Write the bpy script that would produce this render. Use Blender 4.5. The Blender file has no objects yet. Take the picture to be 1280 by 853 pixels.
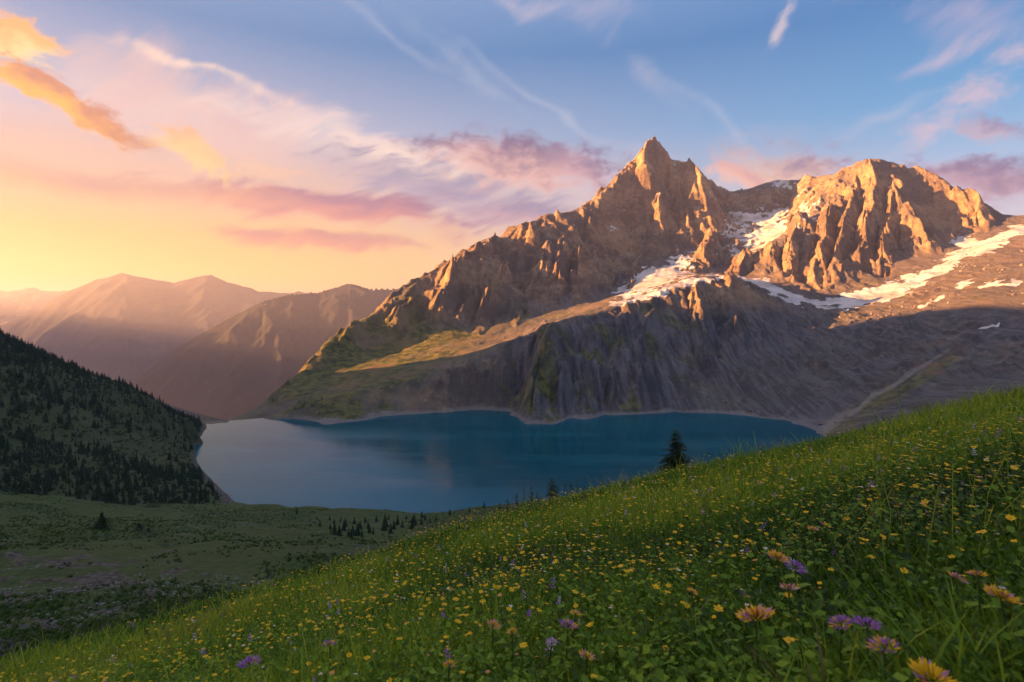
import bpy, bmesh, math, random
import numpy as np
from mathutils import Vector, Matrix

# ------------------------------------------------------------------ camera, sky, sun, exposure
S = bpy.context.scene
R = math.radians
F, HX, HY = 720.0, 640.0, 400.0            # focal length and principal point in photo pixels (1280 wide)
SUN_AZ, SUN_EL = -101.0, 8.0                # degrees; azimuth measured from the view direction (+Y) to the right
LAKE = -150.0
EXPOSURE = 3.05

cam_d = bpy.data.cameras.new('camera'); cam = bpy.data.objects.new('camera', cam_d)
S.collection.objects.link(cam); S.camera = cam
cam_d.sensor_width = 36; cam_d.lens = 36 * F / 1280
cam_d.shift_y = (HY - 426.5) / 1280
cam.rotation_euler = (R(90), 0, 0)
cam_d.dof.use_dof = True; cam_d.dof.focus_distance = 9.0; cam_d.dof.aperture_fstop = 5.6
cam_d.clip_start = 0.02; cam_d.clip_end = 60000

S.render.engine = 'CYCLES'
S.cycles.use_denoising = True
S.cycles.max_bounces = 6; S.cycles.diffuse_bounces = 2; S.cycles.glossy_bounces = 2
S.cycles.transmission_bounces = 2; S.cycles.volume_bounces = 0; S.cycles.transparent_max_bounces = 6
S.cycles.caustics_reflective = False; S.cycles.caustics_refractive = False
S.view_settings.view_transform = 'Standard'; S.view_settings.look = 'None'
S.view_settings.gamma = 1.0; S.view_settings.exposure = EXPOSURE
S.view_settings.use_curve_mapping = False

sun_d = bpy.data.lights.new('sun', 'SUN'); sun = bpy.data.objects.new('sun', sun_d)
S.collection.objects.link(sun)
sun_d.energy = 5.0; sun_d.angle = R(0.5); sun_d.color = (1.0, 0.435, 0.125)
sun.rotation_euler = (R(90 - SUN_EL), 0, R(180 - SUN_AZ) )   # set exactly below
sdir = Vector((math.sin(R(SUN_AZ)) * math.cos(R(SUN_EL)), math.cos(R(SUN_AZ)) * math.cos(R(SUN_EL)), math.sin(R(SUN_EL))))
sun.rotation_euler = (-sdir).to_track_quat('-Z', 'Y').to_euler()

world = bpy.data.worlds.new('World'); S.world = world; world.use_nodes = True
world.cycles.sampling_method = 'MANUAL'; world.cycles.sample_map_resolution = 512

# ------------------------------------------------------------------ node helper
class NT:
    def __init__(s, tree): s.t = tree; s.n = tree.nodes; s.l = tree.links
    def new(s, kind, **kw):
        n = s.n.new(kind)
        for k, v in kw.items(): setattr(n, k, v)
        return n
    def put(s, sock, v):
        if hasattr(v, 'is_output'): s.l.new(v, sock)
        elif isinstance(v, (tuple, list)):
            v = tuple(v)
            if len(sock.default_value) == 4 and len(v) == 3: v = v + (1,)
            sock.default_value = v
        else: sock.default_value = v
    def math(s, op, a, b=None, c=None, clamp=False):
        n = s.new('ShaderNodeMath', operation=op, use_clamp=clamp)
        s.put(n.inputs[0], a)
        if b is not None: s.put(n.inputs[1], b)
        if c is not None: s.put(n.inputs[2], c)
        return n.outputs[0]
    def vmath(s, op, a, b=None):
        n = s.new('ShaderNodeVectorMath', operation=op)
        s.put(n.inputs[0], a)
        if b is not None: s.put(n.inputs[1], b)
        return n.outputs[0]
    def xyz(s, x, y, z):
        n = s.new('ShaderNodeCombineXYZ'); s.put(n.inputs[0], x); s.put(n.inputs[1], y); s.put(n.inputs[2], z)
        return n.outputs[0]
    def sep(s, v):
        n = s.new('ShaderNodeSeparateXYZ'); s.put(n.inputs[0], v); return n.outputs
    def smooth(s, x, a, b, lo=0.0, hi=1.0):
        n = s.new('ShaderNodeMapRange', interpolation_type='SMOOTHSTEP')
        s.put(n.inputs[0], x); s.put(n.inputs[1], a); s.put(n.inputs[2], b); s.put(n.inputs[3], lo); s.put(n.inputs[4], hi)
        return n.outputs[0]
    def noise(s, vec, scale, detail=4, rough=0.5, dist=0.0, col=False):
        n = s.new('ShaderNodeTexNoise')
        s.put(n.inputs['Vector'], vec); n.inputs['Scale'].default_value = scale; n.inputs['Detail'].default_value = detail
        n.inputs['Roughness'].default_value = rough; n.inputs['Distortion'].default_value = dist
        return n.outputs['Color' if col else 'Fac']
    def mix(s, f, a, b, mode='MIX'):
        n = s.new('ShaderNodeMix', data_type='RGBA', blend_type=mode)
        s.put(n.inputs[0], f); s.put(n.inputs[6], a); s.put(n.inputs[7], b)
        return n.outputs[2]
    def attr(s, name):
        return s.new('ShaderNodeAttribute', attribute_name=name)

# ------------------------------------------------------------------ sky (Nishita with clouds laid over it by direction)
SKY_STRENGTH = 0.12
def lin(c):                                    # photo colour (0-255) to scene light in the sky
    out = []
    for v in c:
        v /= 255.0
        v = v / 12.92 if v <= .04045 else ((v + .055) / 1.055) ** 2.4
        out.append(1.12 * v / (SKY_STRENGTH * 2 ** EXPOSURE))
    return tuple(out)
def direction(px, py):
    return Vector(((px - HX) / F, 1.0, (HY - py) / F)).normalized()
def build_sky():
    t = NT(world.node_tree)
    bg = world.node_tree.nodes['Background']
    sky = t.new('ShaderNodeTexSky', sky_type='NISHITA', sun_disc=False)
    sky.sun_elevation = R(SUN_EL); sky.sun_rotation = R(SUN_AZ)
    sky.altitude = 1800; sky.air_density = 1.2; sky.dust_density = 2.5; sky.ozone_density = 2.0
    d = t.new('ShaderNodeTexCoord').outputs['Generated']
    d = t.vmath('NORMALIZE', d)
    x, y, z = t.sep(d)
    # clear air: pale and warm on the sunset side, blue away from it, overhead brightened to light the meadow
    hor = t.math('SQRT', t.math('ADD', t.math('ADD', t.math('MULTIPLY', x, x), t.math('MULTIPLY', y, y)), 1e-4))
    gl = R(-62)
    a = t.math('DIVIDE', t.math('ADD', t.math('MULTIPLY', x, math.sin(gl)), t.math('MULTIPLY', y, math.cos(gl))), hor)
    w = t.smooth(a, -.25, 1.0)
    def ramp(stops):
        n = t.new('ShaderNodeValToRGB'); cr = n.color_ramp; cr.interpolation = 'LINEAR'
        while len(cr.elements) > 1: cr.elements.remove(cr.elements[-1])
        for i, (p, c) in enumerate(stops):
            e = cr.elements[0] if i == 0 else cr.elements.new(p)
            e.position = p; e.color = lin(c) + (1,)
        t.put(n.inputs[0], t.math('MULTIPLY', z, 1.0)); return n.outputs[0]
    warm = ramp([(0, (250, 150, 58)), (.03, (255, 166, 44)), (.075, (250, 188, 44)), (.13, (246, 178, 70)), (.2, (226, 172, 134)), (.30, (166, 166, 188)), (.42, (62, 124, 174)), (.6, (150, 170, 205)), (1, (212, 210, 216))])
    cool = ramp([(0, (244, 176, 140)), (.06, (242, 184, 156)), (.12, (206, 184, 190)), (.2, (150, 174, 204)), (.3, (70, 144, 192)), (.42, (24, 110, 170)), (.6, (120, 155, 200)), (1, (212, 210, 216))])
    col = t.mix(w, cool, warm)
    col = t.mix(.05, col, sky.outputs[0])
    wn = t.noise(d, 5.0, 2, .6, col=True)                       # shared warp
    n = t.new('ShaderNodeVectorMath', operation='MULTIPLY_ADD')
    t.put(n.inputs[0], t.vmath('SUBTRACT', wn, (.5, .5, .5))); n.inputs[1].default_value = (.10,) * 3; t.put(n.inputs[2], d)
    dd = n.outputs[0]
    def field(scale3, sc, det, rough, tilt=0):
        mp = t.new('ShaderNodeMapping'); t.put(mp.inputs['Vector'], dd)
        mp.inputs['Rotation'].default_value = (0, R(tilt), 0); mp.inputs['Scale'].default_value = (1, 1, 1)
        return t.math('SUBTRACT', t.noise(t.vmath('MULTIPLY', mp.outputs[0], scale3), sc, det, rough), .5)
    puff = field((1, 1, 1.5), 19.0, 7, .68)
    streak = field((.36, .36, 1.9), 14.0, 6, .70, 14)
    wisp = field((.4, .4, 1.6), 12.0, 5, .68, 38)
    FIELDS = dict(puff=puff, streak=streak, wisp=wisp)
    def cloud(px, py, rx, ry, ang, shade, lit=None, dens=1.0, soft=.5, amp=3.4, f='puff', ldir=(-.3, .8), lamp=3.2):
        nonlocal col
        N = FIELDS[f]
        c = direction(px, py); th = R(ang)
        q = direction(px + math.cos(th) * 20, py + math.sin(th) * 20)
        e1 = (q - c * q.dot(c)).normalized(); e2 = c.cross(e1)
        k = 1 / math.sqrt(1 + ((px - HX) / F) ** 2 + ((HY - py) / F) ** 2)
        M = Matrix((e1, e2, c)).transposed()
        mp = t.new('ShaderNodeMapping', vector_type='TEXTURE')
        t.put(mp.inputs['Vector'], dd); mp.inputs['Location'].default_value = c
        mp.inputs['Rotation'].default_value = M.to_euler()
        mp.inputs['Scale'].default_value = (rx / F * k, ry / F * k, .25)
        loc = mp.outputs[0]
        ln = t.new('ShaderNodeVectorMath', operation='LENGTH'); t.put(ln.inputs[0], loc)
        fv = t.math('SUBTRACT', t.math('MULTIPLY_ADD', N, amp, 1.0), ln.outputs['Value'])
        den = t.smooth(fv, 0, soft, 0, dens)
        cc = lin(shade)
        if lit:
            dt = t.new('ShaderNodeVectorMath', operation='DOT_PRODUCT'); t.put(dt.inputs[0], loc)
            sg = 1 if e2.z < 0 else -1
            dt.inputs[1].default_value = (ldir[0], ldir[1] * sg, 0)
            cc = t.mix(t.smooth(t.math('MULTIPLY_ADD', N, -lamp, dt.outputs['Value']), -.7, .7), lin(shade), lin(lit))
        col = t.mix(den, col, cc)
    CL = cloud
    # thin high veils
    CL(250, 150, 330, 80, 22, (216, 182, 184), (248, 206, 180), .75, 1.1, 2.6, 'wisp', (-.5, .4))
    CL(150, 205, 300, 60, 8, (236, 190, 164), None, .4, 1.1, 2.2, 'streak')
    CL(540, 203, 270, 36, 14, (226, 204, 204), (255, 228, 204), .95, .9, 2.6, 'streak', (-.2, .5))
    CL(110, 236, 290, 22, 5, (204, 158, 148), (238, 182, 140), .85, .9, 2.2, 'streak')
    CL(245, 92, 125, 12, 22, (252, 220, 198), None, .9, 1.2, 2.2, 'wisp')
    CL(190, 78, 150, 22, 24, (216, 190, 190), None, .5, 1.4, 3.0, 'wisp')
    CL(570, 75, 190, 16, 35, (196, 202, 216), None, .35, 1.8, 2.4, 'wisp')
    CL(690, 130, 240, 9, 32, (206, 208, 218), None, .4, 1.6, 1.8, 'streak')
    CL(480, 40, 170, 10, 30, (196, 200, 214), None, .35, 1.6, 2.0, 'streak')
    CL(900, 160, 170, 12, 38, (206, 204, 216), None, .3, 1.6, 2.0, 'streak')
    CL(1120, 130, 150, 12, -24, (214, 202, 212), None, .35, 1.6, 2.0, 'streak')
    CL(820, 108, 90, 18, 48, (220, 206, 212), None, .35, 1.8, 2.6, 'wisp')
    CL(740, 14, 130, 30, 12, (210, 194, 204), None, .42, 1.8, 3.0, 'wisp')
    CL(640, 4, 120, 14, 14, (206, 190, 204), None, .5, 1.4, 2.6, 'wisp')
    CL(985, 28, 52, 12, -57, (240, 212, 206), None, .6, 1.4, 3.4, 'puff')
    CL(1235, 105, 160, 34, -34, (222, 190, 200), None, .65, 1.3, 3.6, 'puff')
    CL(1215, 22, 130, 34, 10, (200, 180, 200), None, .55, 1.5, 3.0, 'wisp')
    CL(1180, 60, 90, 14, -20, (214, 190, 204), None, .5, 1.5, 2.8, 'wisp')
    CL(780, 245, 240, 60, 12, (216, 194, 202), None, .6, 1.4, 2.2, 'streak')
    CL(1090, 215, 240, 45, 8, (218, 184, 194), None, .6, 1.4, 2.4, 'streak')
    # grey and mauve banks
    CL(560, 238, 175, 40, 12, (128, 134, 168), (184, 168, 184), .95, .8, 3.0, 'streak', (-.2, .6))
    CL(600, 250, 230, 52, 11, (150, 152, 180), (196, 178, 190), .8, 1.2, 2.2, 'streak', (-.2, .6))
    CL(650, 268, 130, 26, 12, (140, 134, 166), (206, 164, 174), .85, .9, 3.0, 'streak')
    CL(430, 262, 200, 26, 7, (164, 122, 148), (226, 152, 142), 1.0, .6, 2.4, 'streak', (-.3, .8))
    CL(300, 246, 110, 13, 6, (200, 146, 142), (236, 168, 140), .8, .7, 2.4, 'streak')
    CL(390, 297, 145, 15, 7, (198, 136, 138), (242, 164, 130), .95, .7, 2.4, 'streak')
    CL(650, 200, 140, 42, 6, (122, 106, 140), (232, 184, 174), .98, .6, 2.0, 'puff', (-.2, .95))
    CL(725, 202, 56, 40, 30, (128, 116, 150), (208, 166, 174), .9, .7, 2.4, 'puff', (-.2, .9))
    CL(990, 206, 112, 38, -8, (150, 128, 154), (248, 198, 170), .92, .75, 2.6, 'puff', (-.7, .5))
    CL(925, 222, 50, 16, 0, (216, 160, 160), (250, 190, 168), .8, .7, 2.6, 'puff')
    CL(1225, 224, 140, 38, 6, (132, 114, 148), (196, 156, 170), .95, .7, 2.4, 'puff', (-.2, .8))
    CL(1258, 158, 56, 20, 14, (146, 130, 164), (206, 176, 190), .8, .7, 2.8, 'puff')
    # sunlit orange heaps on the left
    CL(24, 40, 72, 34, 14, (244, 176, 112), (255, 222, 158), .98, .5, 2.4, 'puff', (-.4, .8))
    CL(88, 134, 112, 29, 30, (186, 124, 112), (255, 182, 92), 1.0, .45, 2.4, 'puff', (-.6, .5))
    CL(238, 194, 74, 25, 24, (238, 178, 140), (255, 212, 146), .95, .6, 3.6, 'puff')
    CL(310, 212, 80, 17, 16, (242, 190, 158), (252, 206, 162), .6, 1.0, 4.4, 'puff')
    t.l.new(col, bg.inputs[0])
    bg.inputs[1].default_value = SKY_STRENGTH
build_sky()

# ------------------------------------------------------------------ numpy noise, erosion, interpolation
f32 = np.float32
rs = np.random.RandomState(7)
TAB = rs.rand(8, 256, 256).astype(f32)
def vnoise(x, y, k=0):
    xi = np.floor(x); yi = np.floor(y); fx = (x - xi).astype(f32); fy = (y - yi).astype(f32)
    xi = xi.astype(np.int32) & 255; yi = yi.astype(np.int32) & 255
    fx = fx * fx * fx * (fx * (fx * 6 - 15) + 10); fy = fy * fy * fy * (fy * (fy * 6 - 15) + 10)
    T = TAB[k & 7]; x1 = (xi + 1) & 255; y1 = (yi + 1) & 255
    a = T[xi, yi]; b = T[x1, yi]; c = T[xi, y1]; d = T[x1, y1]
    return (a + (b - a) * fx) * (1 - fy) + (c + (d - c) * fx) * fy
def fbm(x, y, lam, octs=5, gain=0.5, k=0):
    s = np.zeros_like(x, dtype=f32); a = 1.0; tot = 0
    for o in range(octs):
        q = o * 0.7
        cx, sx_ = math.cos(q), math.sin(q)
        s += a * (vnoise((cx * x - sx_ * y) / lam + 17.3 * o, (sx_ * x + cx * y) / lam + 5.1 * o, k + o) - 0.5)
        tot += a; a *= gain; lam *= 0.5
    return s / tot * 2
def ridged(x, y, lam, octs=5, gain=0.5, k=0):
    s = np.zeros_like(x, dtype=f32); a = 1.0; tot = 0; w = np.ones_like(s)
    for o in range(octs):
        q = o * 0.9
        cx, sx_ = math.cos(q), math.sin(q)
        n = 1 - np.abs(2 * vnoise((cx * x - sx_ * y) / lam + 11.7 * o, (sx_ * x + cx * y) / lam + 3.3 * o, k + o) - 1)
        n = n * n * w; w = np.clip(n * 1.6, 0.15, 1)
        s += a * n; tot += a; a *= gain; lam *= 0.5
    return s / tot
def sstep(a, b, x):
    t = np.clip((x - a) / (b - a), 0, 1); return t * t * (3 - 2 * t)
def gully(x, y, lam, dx, dy, k=0, r=1):
    """phase-blended stripes that run along the slope: cos and its gradient"""
    px = x / lam; py = y / lam
    ix = np.floor(px).astype(np.int32); iy = np.floor(py).astype(np.int32)
    fx = (px - ix).astype(f32); fy = (py - iy).astype(f32)
    C = np.zeros_like(fx); Sn = np.zeros_like(fx); W = np.zeros_like(fx)
    for i in range(-1, 2):
        for j in range(-1, 2):
            a = (ix + i) & 255; b = (iy + j) & 255
            qx = fx - i - TAB[k & 7][a, b]; qy = fy - j - TAB[(k + 3) & 7][a, b]
            w = np.exp(-2.2 * (qx * qx + qy * qy))
            ph = (qx * dx + qy * dy) * f32(2 * math.pi)
            C += np.cos(ph) * w; Sn += np.sin(ph) * w; W += w
    return C / W, Sn / W
def erode(X, Y, gx, gy, amp, lams, strength, sharp=0.6, gain=0.62):
    """stack of gully octaves that follow the base slope and branch"""
    X = X.astype(f32); Y = Y.astype(f32)
    gx = gx.astype(f32).copy(); gy = gy.astype(f32).copy()
    h = np.zeros_like(X)
    for o, lam in enumerate(lams):
        m = np.sqrt(gx * gx + gy * gy) + 1e-4
        dx = -gy / m; dy = gx / m
        c, s = gully(X, Y, lam, dx, dy, o)
        mag = np.sqrt(c * c + s * s) + 1e-3
        cc = c / mag
        rd = 1 - np.sqrt(np.clip((1 - cc) * 0.5, 0, 1) + 0.004)       # sharp crest at phase 0
        prof = (sharp * (rd * 2 - 0.73) + (1 - sharp) * cc) * np.minimum(mag * 1.5, 1)
        A = lam * strength[o] * amp
        h += A * prof
        d = A * (-s / mag) * (2 * math.pi / lam) * 0.7
        gx += d * dx; gy += d * dy
    return h
def W3(px, py, Y): return ((px - HX) / F * Y, Y, (HY - py) / F * Y)
def polyline(pts, step):
    out = []
    for a, b in zip(pts[:-1], pts[1:]):
        a = np.array(a, float); b = np.array(b, float)
        n = max(1, int(np.linalg.norm(b - a) / step))
        for i in range(n): out.append(a + (b - a) * i / n)
    out.append(np.array(pts[-1], float))
    return out
def cells(x, y, lam, k=0):
    """distance to the nearest of one random point per cell (angular blocks when used as height)"""
    px = x / lam; py = y / lam
    ix = np.floor(px).astype(np.int32); iy = np.floor(py).astype(np.int32); fx = (px - ix).astype(f32); fy = (py - iy).astype(f32)
    d = np.full_like(fx, 9)
    for i in (-1, 0, 1):
        for j in (-1, 0, 1):
            a = (ix + i) & 255; b = (iy + j) & 255
            d = np.minimum(d, (fx - i - TAB[k & 7][a, b]) ** 2 + (fy - j - TAB[(k + 2) & 7][a, b]) ** 2 * .7)
    return np.sqrt(d)
class RBF:
    def __init__(s, P, reg=0.5):
        P = np.array(P, float)
        keep = []; seen = set()
        for i, p in enumerate(P):                  # one control per 9 m cell
            key = (round(p[0] / 9), round(p[1] / 9))
            if key not in seen: seen.add(key); keep.append(i)
        P = P[keep]; n = len(P)
        D = np.sqrt(((P[:, None, :2] - P[None, :, :2]) ** 2).sum(-1))
        A = np.zeros((n + 3, n + 3)); A[:n, :n] = -D - np.eye(n) * reg
        A[:n, n] = 1; A[:n, n + 1:] = P[:, :2] / 1000; A[n:, :n] = A[:n, n:].T
        b = np.zeros(n + 3); b[:n] = P[:, 2]
        s.w = np.linalg.solve(A, b); s.P = P
    def __call__(s, X, Y):
        x = X.ravel().astype(f32); y = Y.ravel().astype(f32); out = np.empty(len(x), f32)
        px = s.P[:, 0].astype(f32); py = s.P[:, 1].astype(f32); n = len(px); w = s.w[:n].astype(f32)
        for i in range(0, len(x), 20000):
            a = x[i:i + 20000, None] - px; b = y[i:i + 20000, None] - py
            out[i:i + 20000] = -np.sqrt(a * a + b * b) @ w
        out += (s.w[n] + s.w[n + 1] * x / 1000 + s.w[n + 2] * y / 1000).astype(f32)
        return out.reshape(X.shape)
def polar_grad(T, Yg, Z):
    dt = np.gradient(Z, axis=1) / np.gradient(T, axis=1)
    dy = np.gradient(Z, axis=0) / np.gradient(Yg, axis=0)
    zx = dt / Yg
    return zx, dy - T * zx
def upsample(Zc, tc, yc, t, y):
    """bilinear from a coarse (yc, tc) grid to (y, t)"""
    it = np.clip(np.searchsorted(tc, t) - 1, 0, len(tc) - 2); ft = (t - tc[it]) / (tc[it + 1] - tc[it])
    iy = np.clip(np.searchsorted(yc, y) - 1, 0, len(yc) - 2); fy = (y - yc[iy]) / (yc[iy + 1] - yc[iy])
    A = Zc[:, it] * (1 - ft) + Zc[:, it + 1] * ft
    return A[iy] * (1 - fy[:, None]) + A[iy + 1] * fy[:, None]

# ------------------------------------------------------------------ mesh helpers
COL = S.collection
def tag(o, label=None, cat=None, group=None, kind=None):
    for k, v in (('label', label), ('category', cat), ('group', group), ('kind', kind)):
        if v: o[k] = v
    return o
def mesh_from(name, V, faces_idx, sizes, mat=None, smooth=True, attrs=None):
    """V (n,3); faces_idx flat loop vertex indices; sizes = verts per face (int or array)"""
    me = bpy.data.meshes.new(name)
    V = np.ascontiguousarray(V, f32); L = np.ascontiguousarray(faces_idx, np.int32).ravel()
    if np.isscalar(sizes): sizes = np.full(len(L) // sizes, sizes, np.int32)
    sizes = np.ascontiguousarray(sizes, np.int32); starts = np.concatenate([[0], np.cumsum(sizes)[:-1]]).astype(np.int32)
    me.vertices.add(len(V)); me.vertices.foreach_set('co', V.ravel())
    me.loops.add(len(L)); me.loops.foreach_set('vertex_index', L)
    me.polygons.add(len(sizes)); me.polygons.foreach_set('loop_start', starts)
    me.polygons.foreach_set('use_smooth', np.full(len(sizes), smooth, bool))
    for an, av in (attrs or {}).items():
        av = np.asarray(av, f32)
        if av.ndim == 2:
            a = me.attributes.new(an, 'FLOAT_COLOR', 'POINT'); a.data.foreach_set('color', np.ascontiguousarray(av).ravel())
        else:
            a = me.attributes.new(an, 'FLOAT', 'POINT'); a.data.foreach_set('value', np.ascontiguousarray(av))
    me.update(calc_edges=True)
    if mat: me.materials.append(mat)
    return me
def obj(name, me, parent=None):
    o = bpy.data.objects.new(name, me); COL.objects.link(o)
    if parent: o.parent = parent
    return o
def grid_obj(name, X, Y, Z, mat, attrs=None, kind='structure'):
    r, c = Z.shape
    i = np.arange(r * c, dtype=np.int32).reshape(r, c)
    q = np.stack([i[:-1, :-1], i[:-1, 1:], i[1:, 1:], i[1:, :-1]], -1).reshape(-1)
    me = mesh_from(name, np.stack([X, Y, Z], -1).reshape(-1, 3), q, 4, mat, True,
                   {k: (v.reshape(-1, 4) if v.ndim == 3 else v.ravel()) for k, v in (attrs or {}).items()})
    o = obj(name, me); tag(o, kind=kind)
    return o
def material(name):
    m = bpy.data.materials.new(name); m.use_nodes = True
    t = NT(m.node_tree); b = m.node_tree.nodes['Principled BSDF']
    b.inputs['Specular IOR Level'].default_value = 0.25; b.inputs['Roughness'].default_value = 0.85
    return m, t, b

# ------------------------------------------------------------------ materials of the terrain
def mountain_material(name='mountain_rock', forest=0.0):
    m, t, b = material(name)
    co = t.new('ShaderNodeTexCoord').outputs['Object']
    a = t.attr('mask'); sp = t.new('ShaderNodeSeparateColor'); t.l.new(a.outputs['Color'], sp.inputs[0])
    snow, grass, scree = sp.outputs; pale = a.outputs['Alpha']
    n1 = t.noise(co, 0.012, 6, 0.6); n2 = t.noise(co, 0.07, 6, 0.72); n3 = t.noise(co, 0.004, 3, 0.5)
    st = t.noise(t.vmath('MULTIPLY', co, (0.35, 0.35, 2.0)), 0.03, 5, 0.6)
    rock = t.mix(t.smooth(n1, 0.35, 0.65), (0.16, 0.115, 0.09), (0.37, 0.265, 0.165))
    rock = t.mix(t.smooth(st, 0.45, 0.7, 0, 0.6), rock, (0.38, 0.29, 0.215))
    rock = t.mix(t.smooth(n2, 0.50, 0.64, 0, 0.85), rock, (0.095, 0.075, 0.072))
    rock = t.mix(t.smooth(n2, 0.46, 0.36, 0, 0.6), rock, (0.45, 0.33, 0.205))
    rock = t.mix(t.smooth(n3, 0.5, 0.7, 0, 0.5), rock, (0.40, 0.265, 0.145))
    dn = t.noise(t.vmath('MULTIPLY', co, (1.0, .10, .14)), 0.10, 6, 0.68)
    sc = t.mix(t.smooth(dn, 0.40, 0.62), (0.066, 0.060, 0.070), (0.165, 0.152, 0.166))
    big = t.noise(t.vmath('ADD', co, (900, 300, 77)), 0.0075, 5, 0.65)
    rock = t.mix(t.smooth(big, 0.46, 0.60, 0, 0.75), rock, (0.125, 0.098, 0.088))
    sc = t.mix(t.smooth(n1, 0.5, 0.7, 0, 0.6), sc, (0.062, 0.056, 0.064))
    gr = t.mix(t.smooth(n2, 0.40, 0.60), (0.034, 0.044, 0.013), (0.150, 0.135, 0.034))
    gr = t.mix(t.smooth(n1, 0.5, 0.65, 0, 0.75), gr, (0.19, 0.125, 0.06))
    sc = t.mix(t.smooth(t.noise(co, 0.16, 3, .6), .62, .70, 0, .55), sc, (0.30, 0.275, 0.28))
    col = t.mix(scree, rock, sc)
    col = t.mix(grass, col, gr)
    if forest: col = t.mix(forest, col, (0.012, 0.015, 0.014))
    col = t.mix(pale, col, (0.33, 0.29, 0.27))
    sn = t.math('ADD', snow, t.math('MULTIPLY', t.math('SUBTRACT', n2, 0.5), 0.5))
    snf = t.smooth(sn, 0.42, 0.56)
    snc = t.mix(t.smooth(n1, 0.4, 0.7), (0.62, 0.60, 0.60), (0.34, 0.31, 0.30))
    col = t.mix(snf, col, snc)
    t.put(b.inputs['Roughness'], t.mix(snf, (0.9,) * 3, (0.6,) * 3))
    n5 = t.noise(co, 0.35, 5, 0.7)
    col = t.mix(t.smooth(n5, .35, .65, .45, 0), col, t.mix(1, col, (.45, .43, .45), 'MULTIPLY'))
    t.put(b.inputs['Base Color'], col)
    h = t.math('ADD', t.math('MULTIPLY', n2, 1.0), t.math('MULTIPLY', n5, 0.45))
    bp = t.new('ShaderNodeBump'); bp.inputs['Distance'].default_value = 9.0
    t.put(bp.inputs['Strength'], t.math('SUBTRACT', 0.9, t.math('MULTIPLY', t.math('MAXIMUM', snf, grass), 0.6)))
    t.put(bp.inputs['Height'], h); t.l.new(bp.outputs[0], b.inputs['Normal'])
    return m

# ------------------------------------------------------------------ the lake outline (photo pixels of points at water level)
def at_lake(px, py): return W3(px, py, -LAKE * F / (py - HY))
FAR_SHORE = [at_lake(*p) for p in [(258,535),(290,528),(330,524),(365,525),(400,531),(450,527),(500,520),(550,515),(600,512),(640,516),(655,524),
             (660,529),(690,531),(730,525),(780,518),(840,515),(900,517),(950,522),(990,530),(1012,540),(1020,552),(1025,575),(1020,600)]]
LEFT_SHORE = [at_lake(*p) for p in [(318,640),(300,632),(272,607),(250,585),(243,570),(246,552),(258,535)]]

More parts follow.
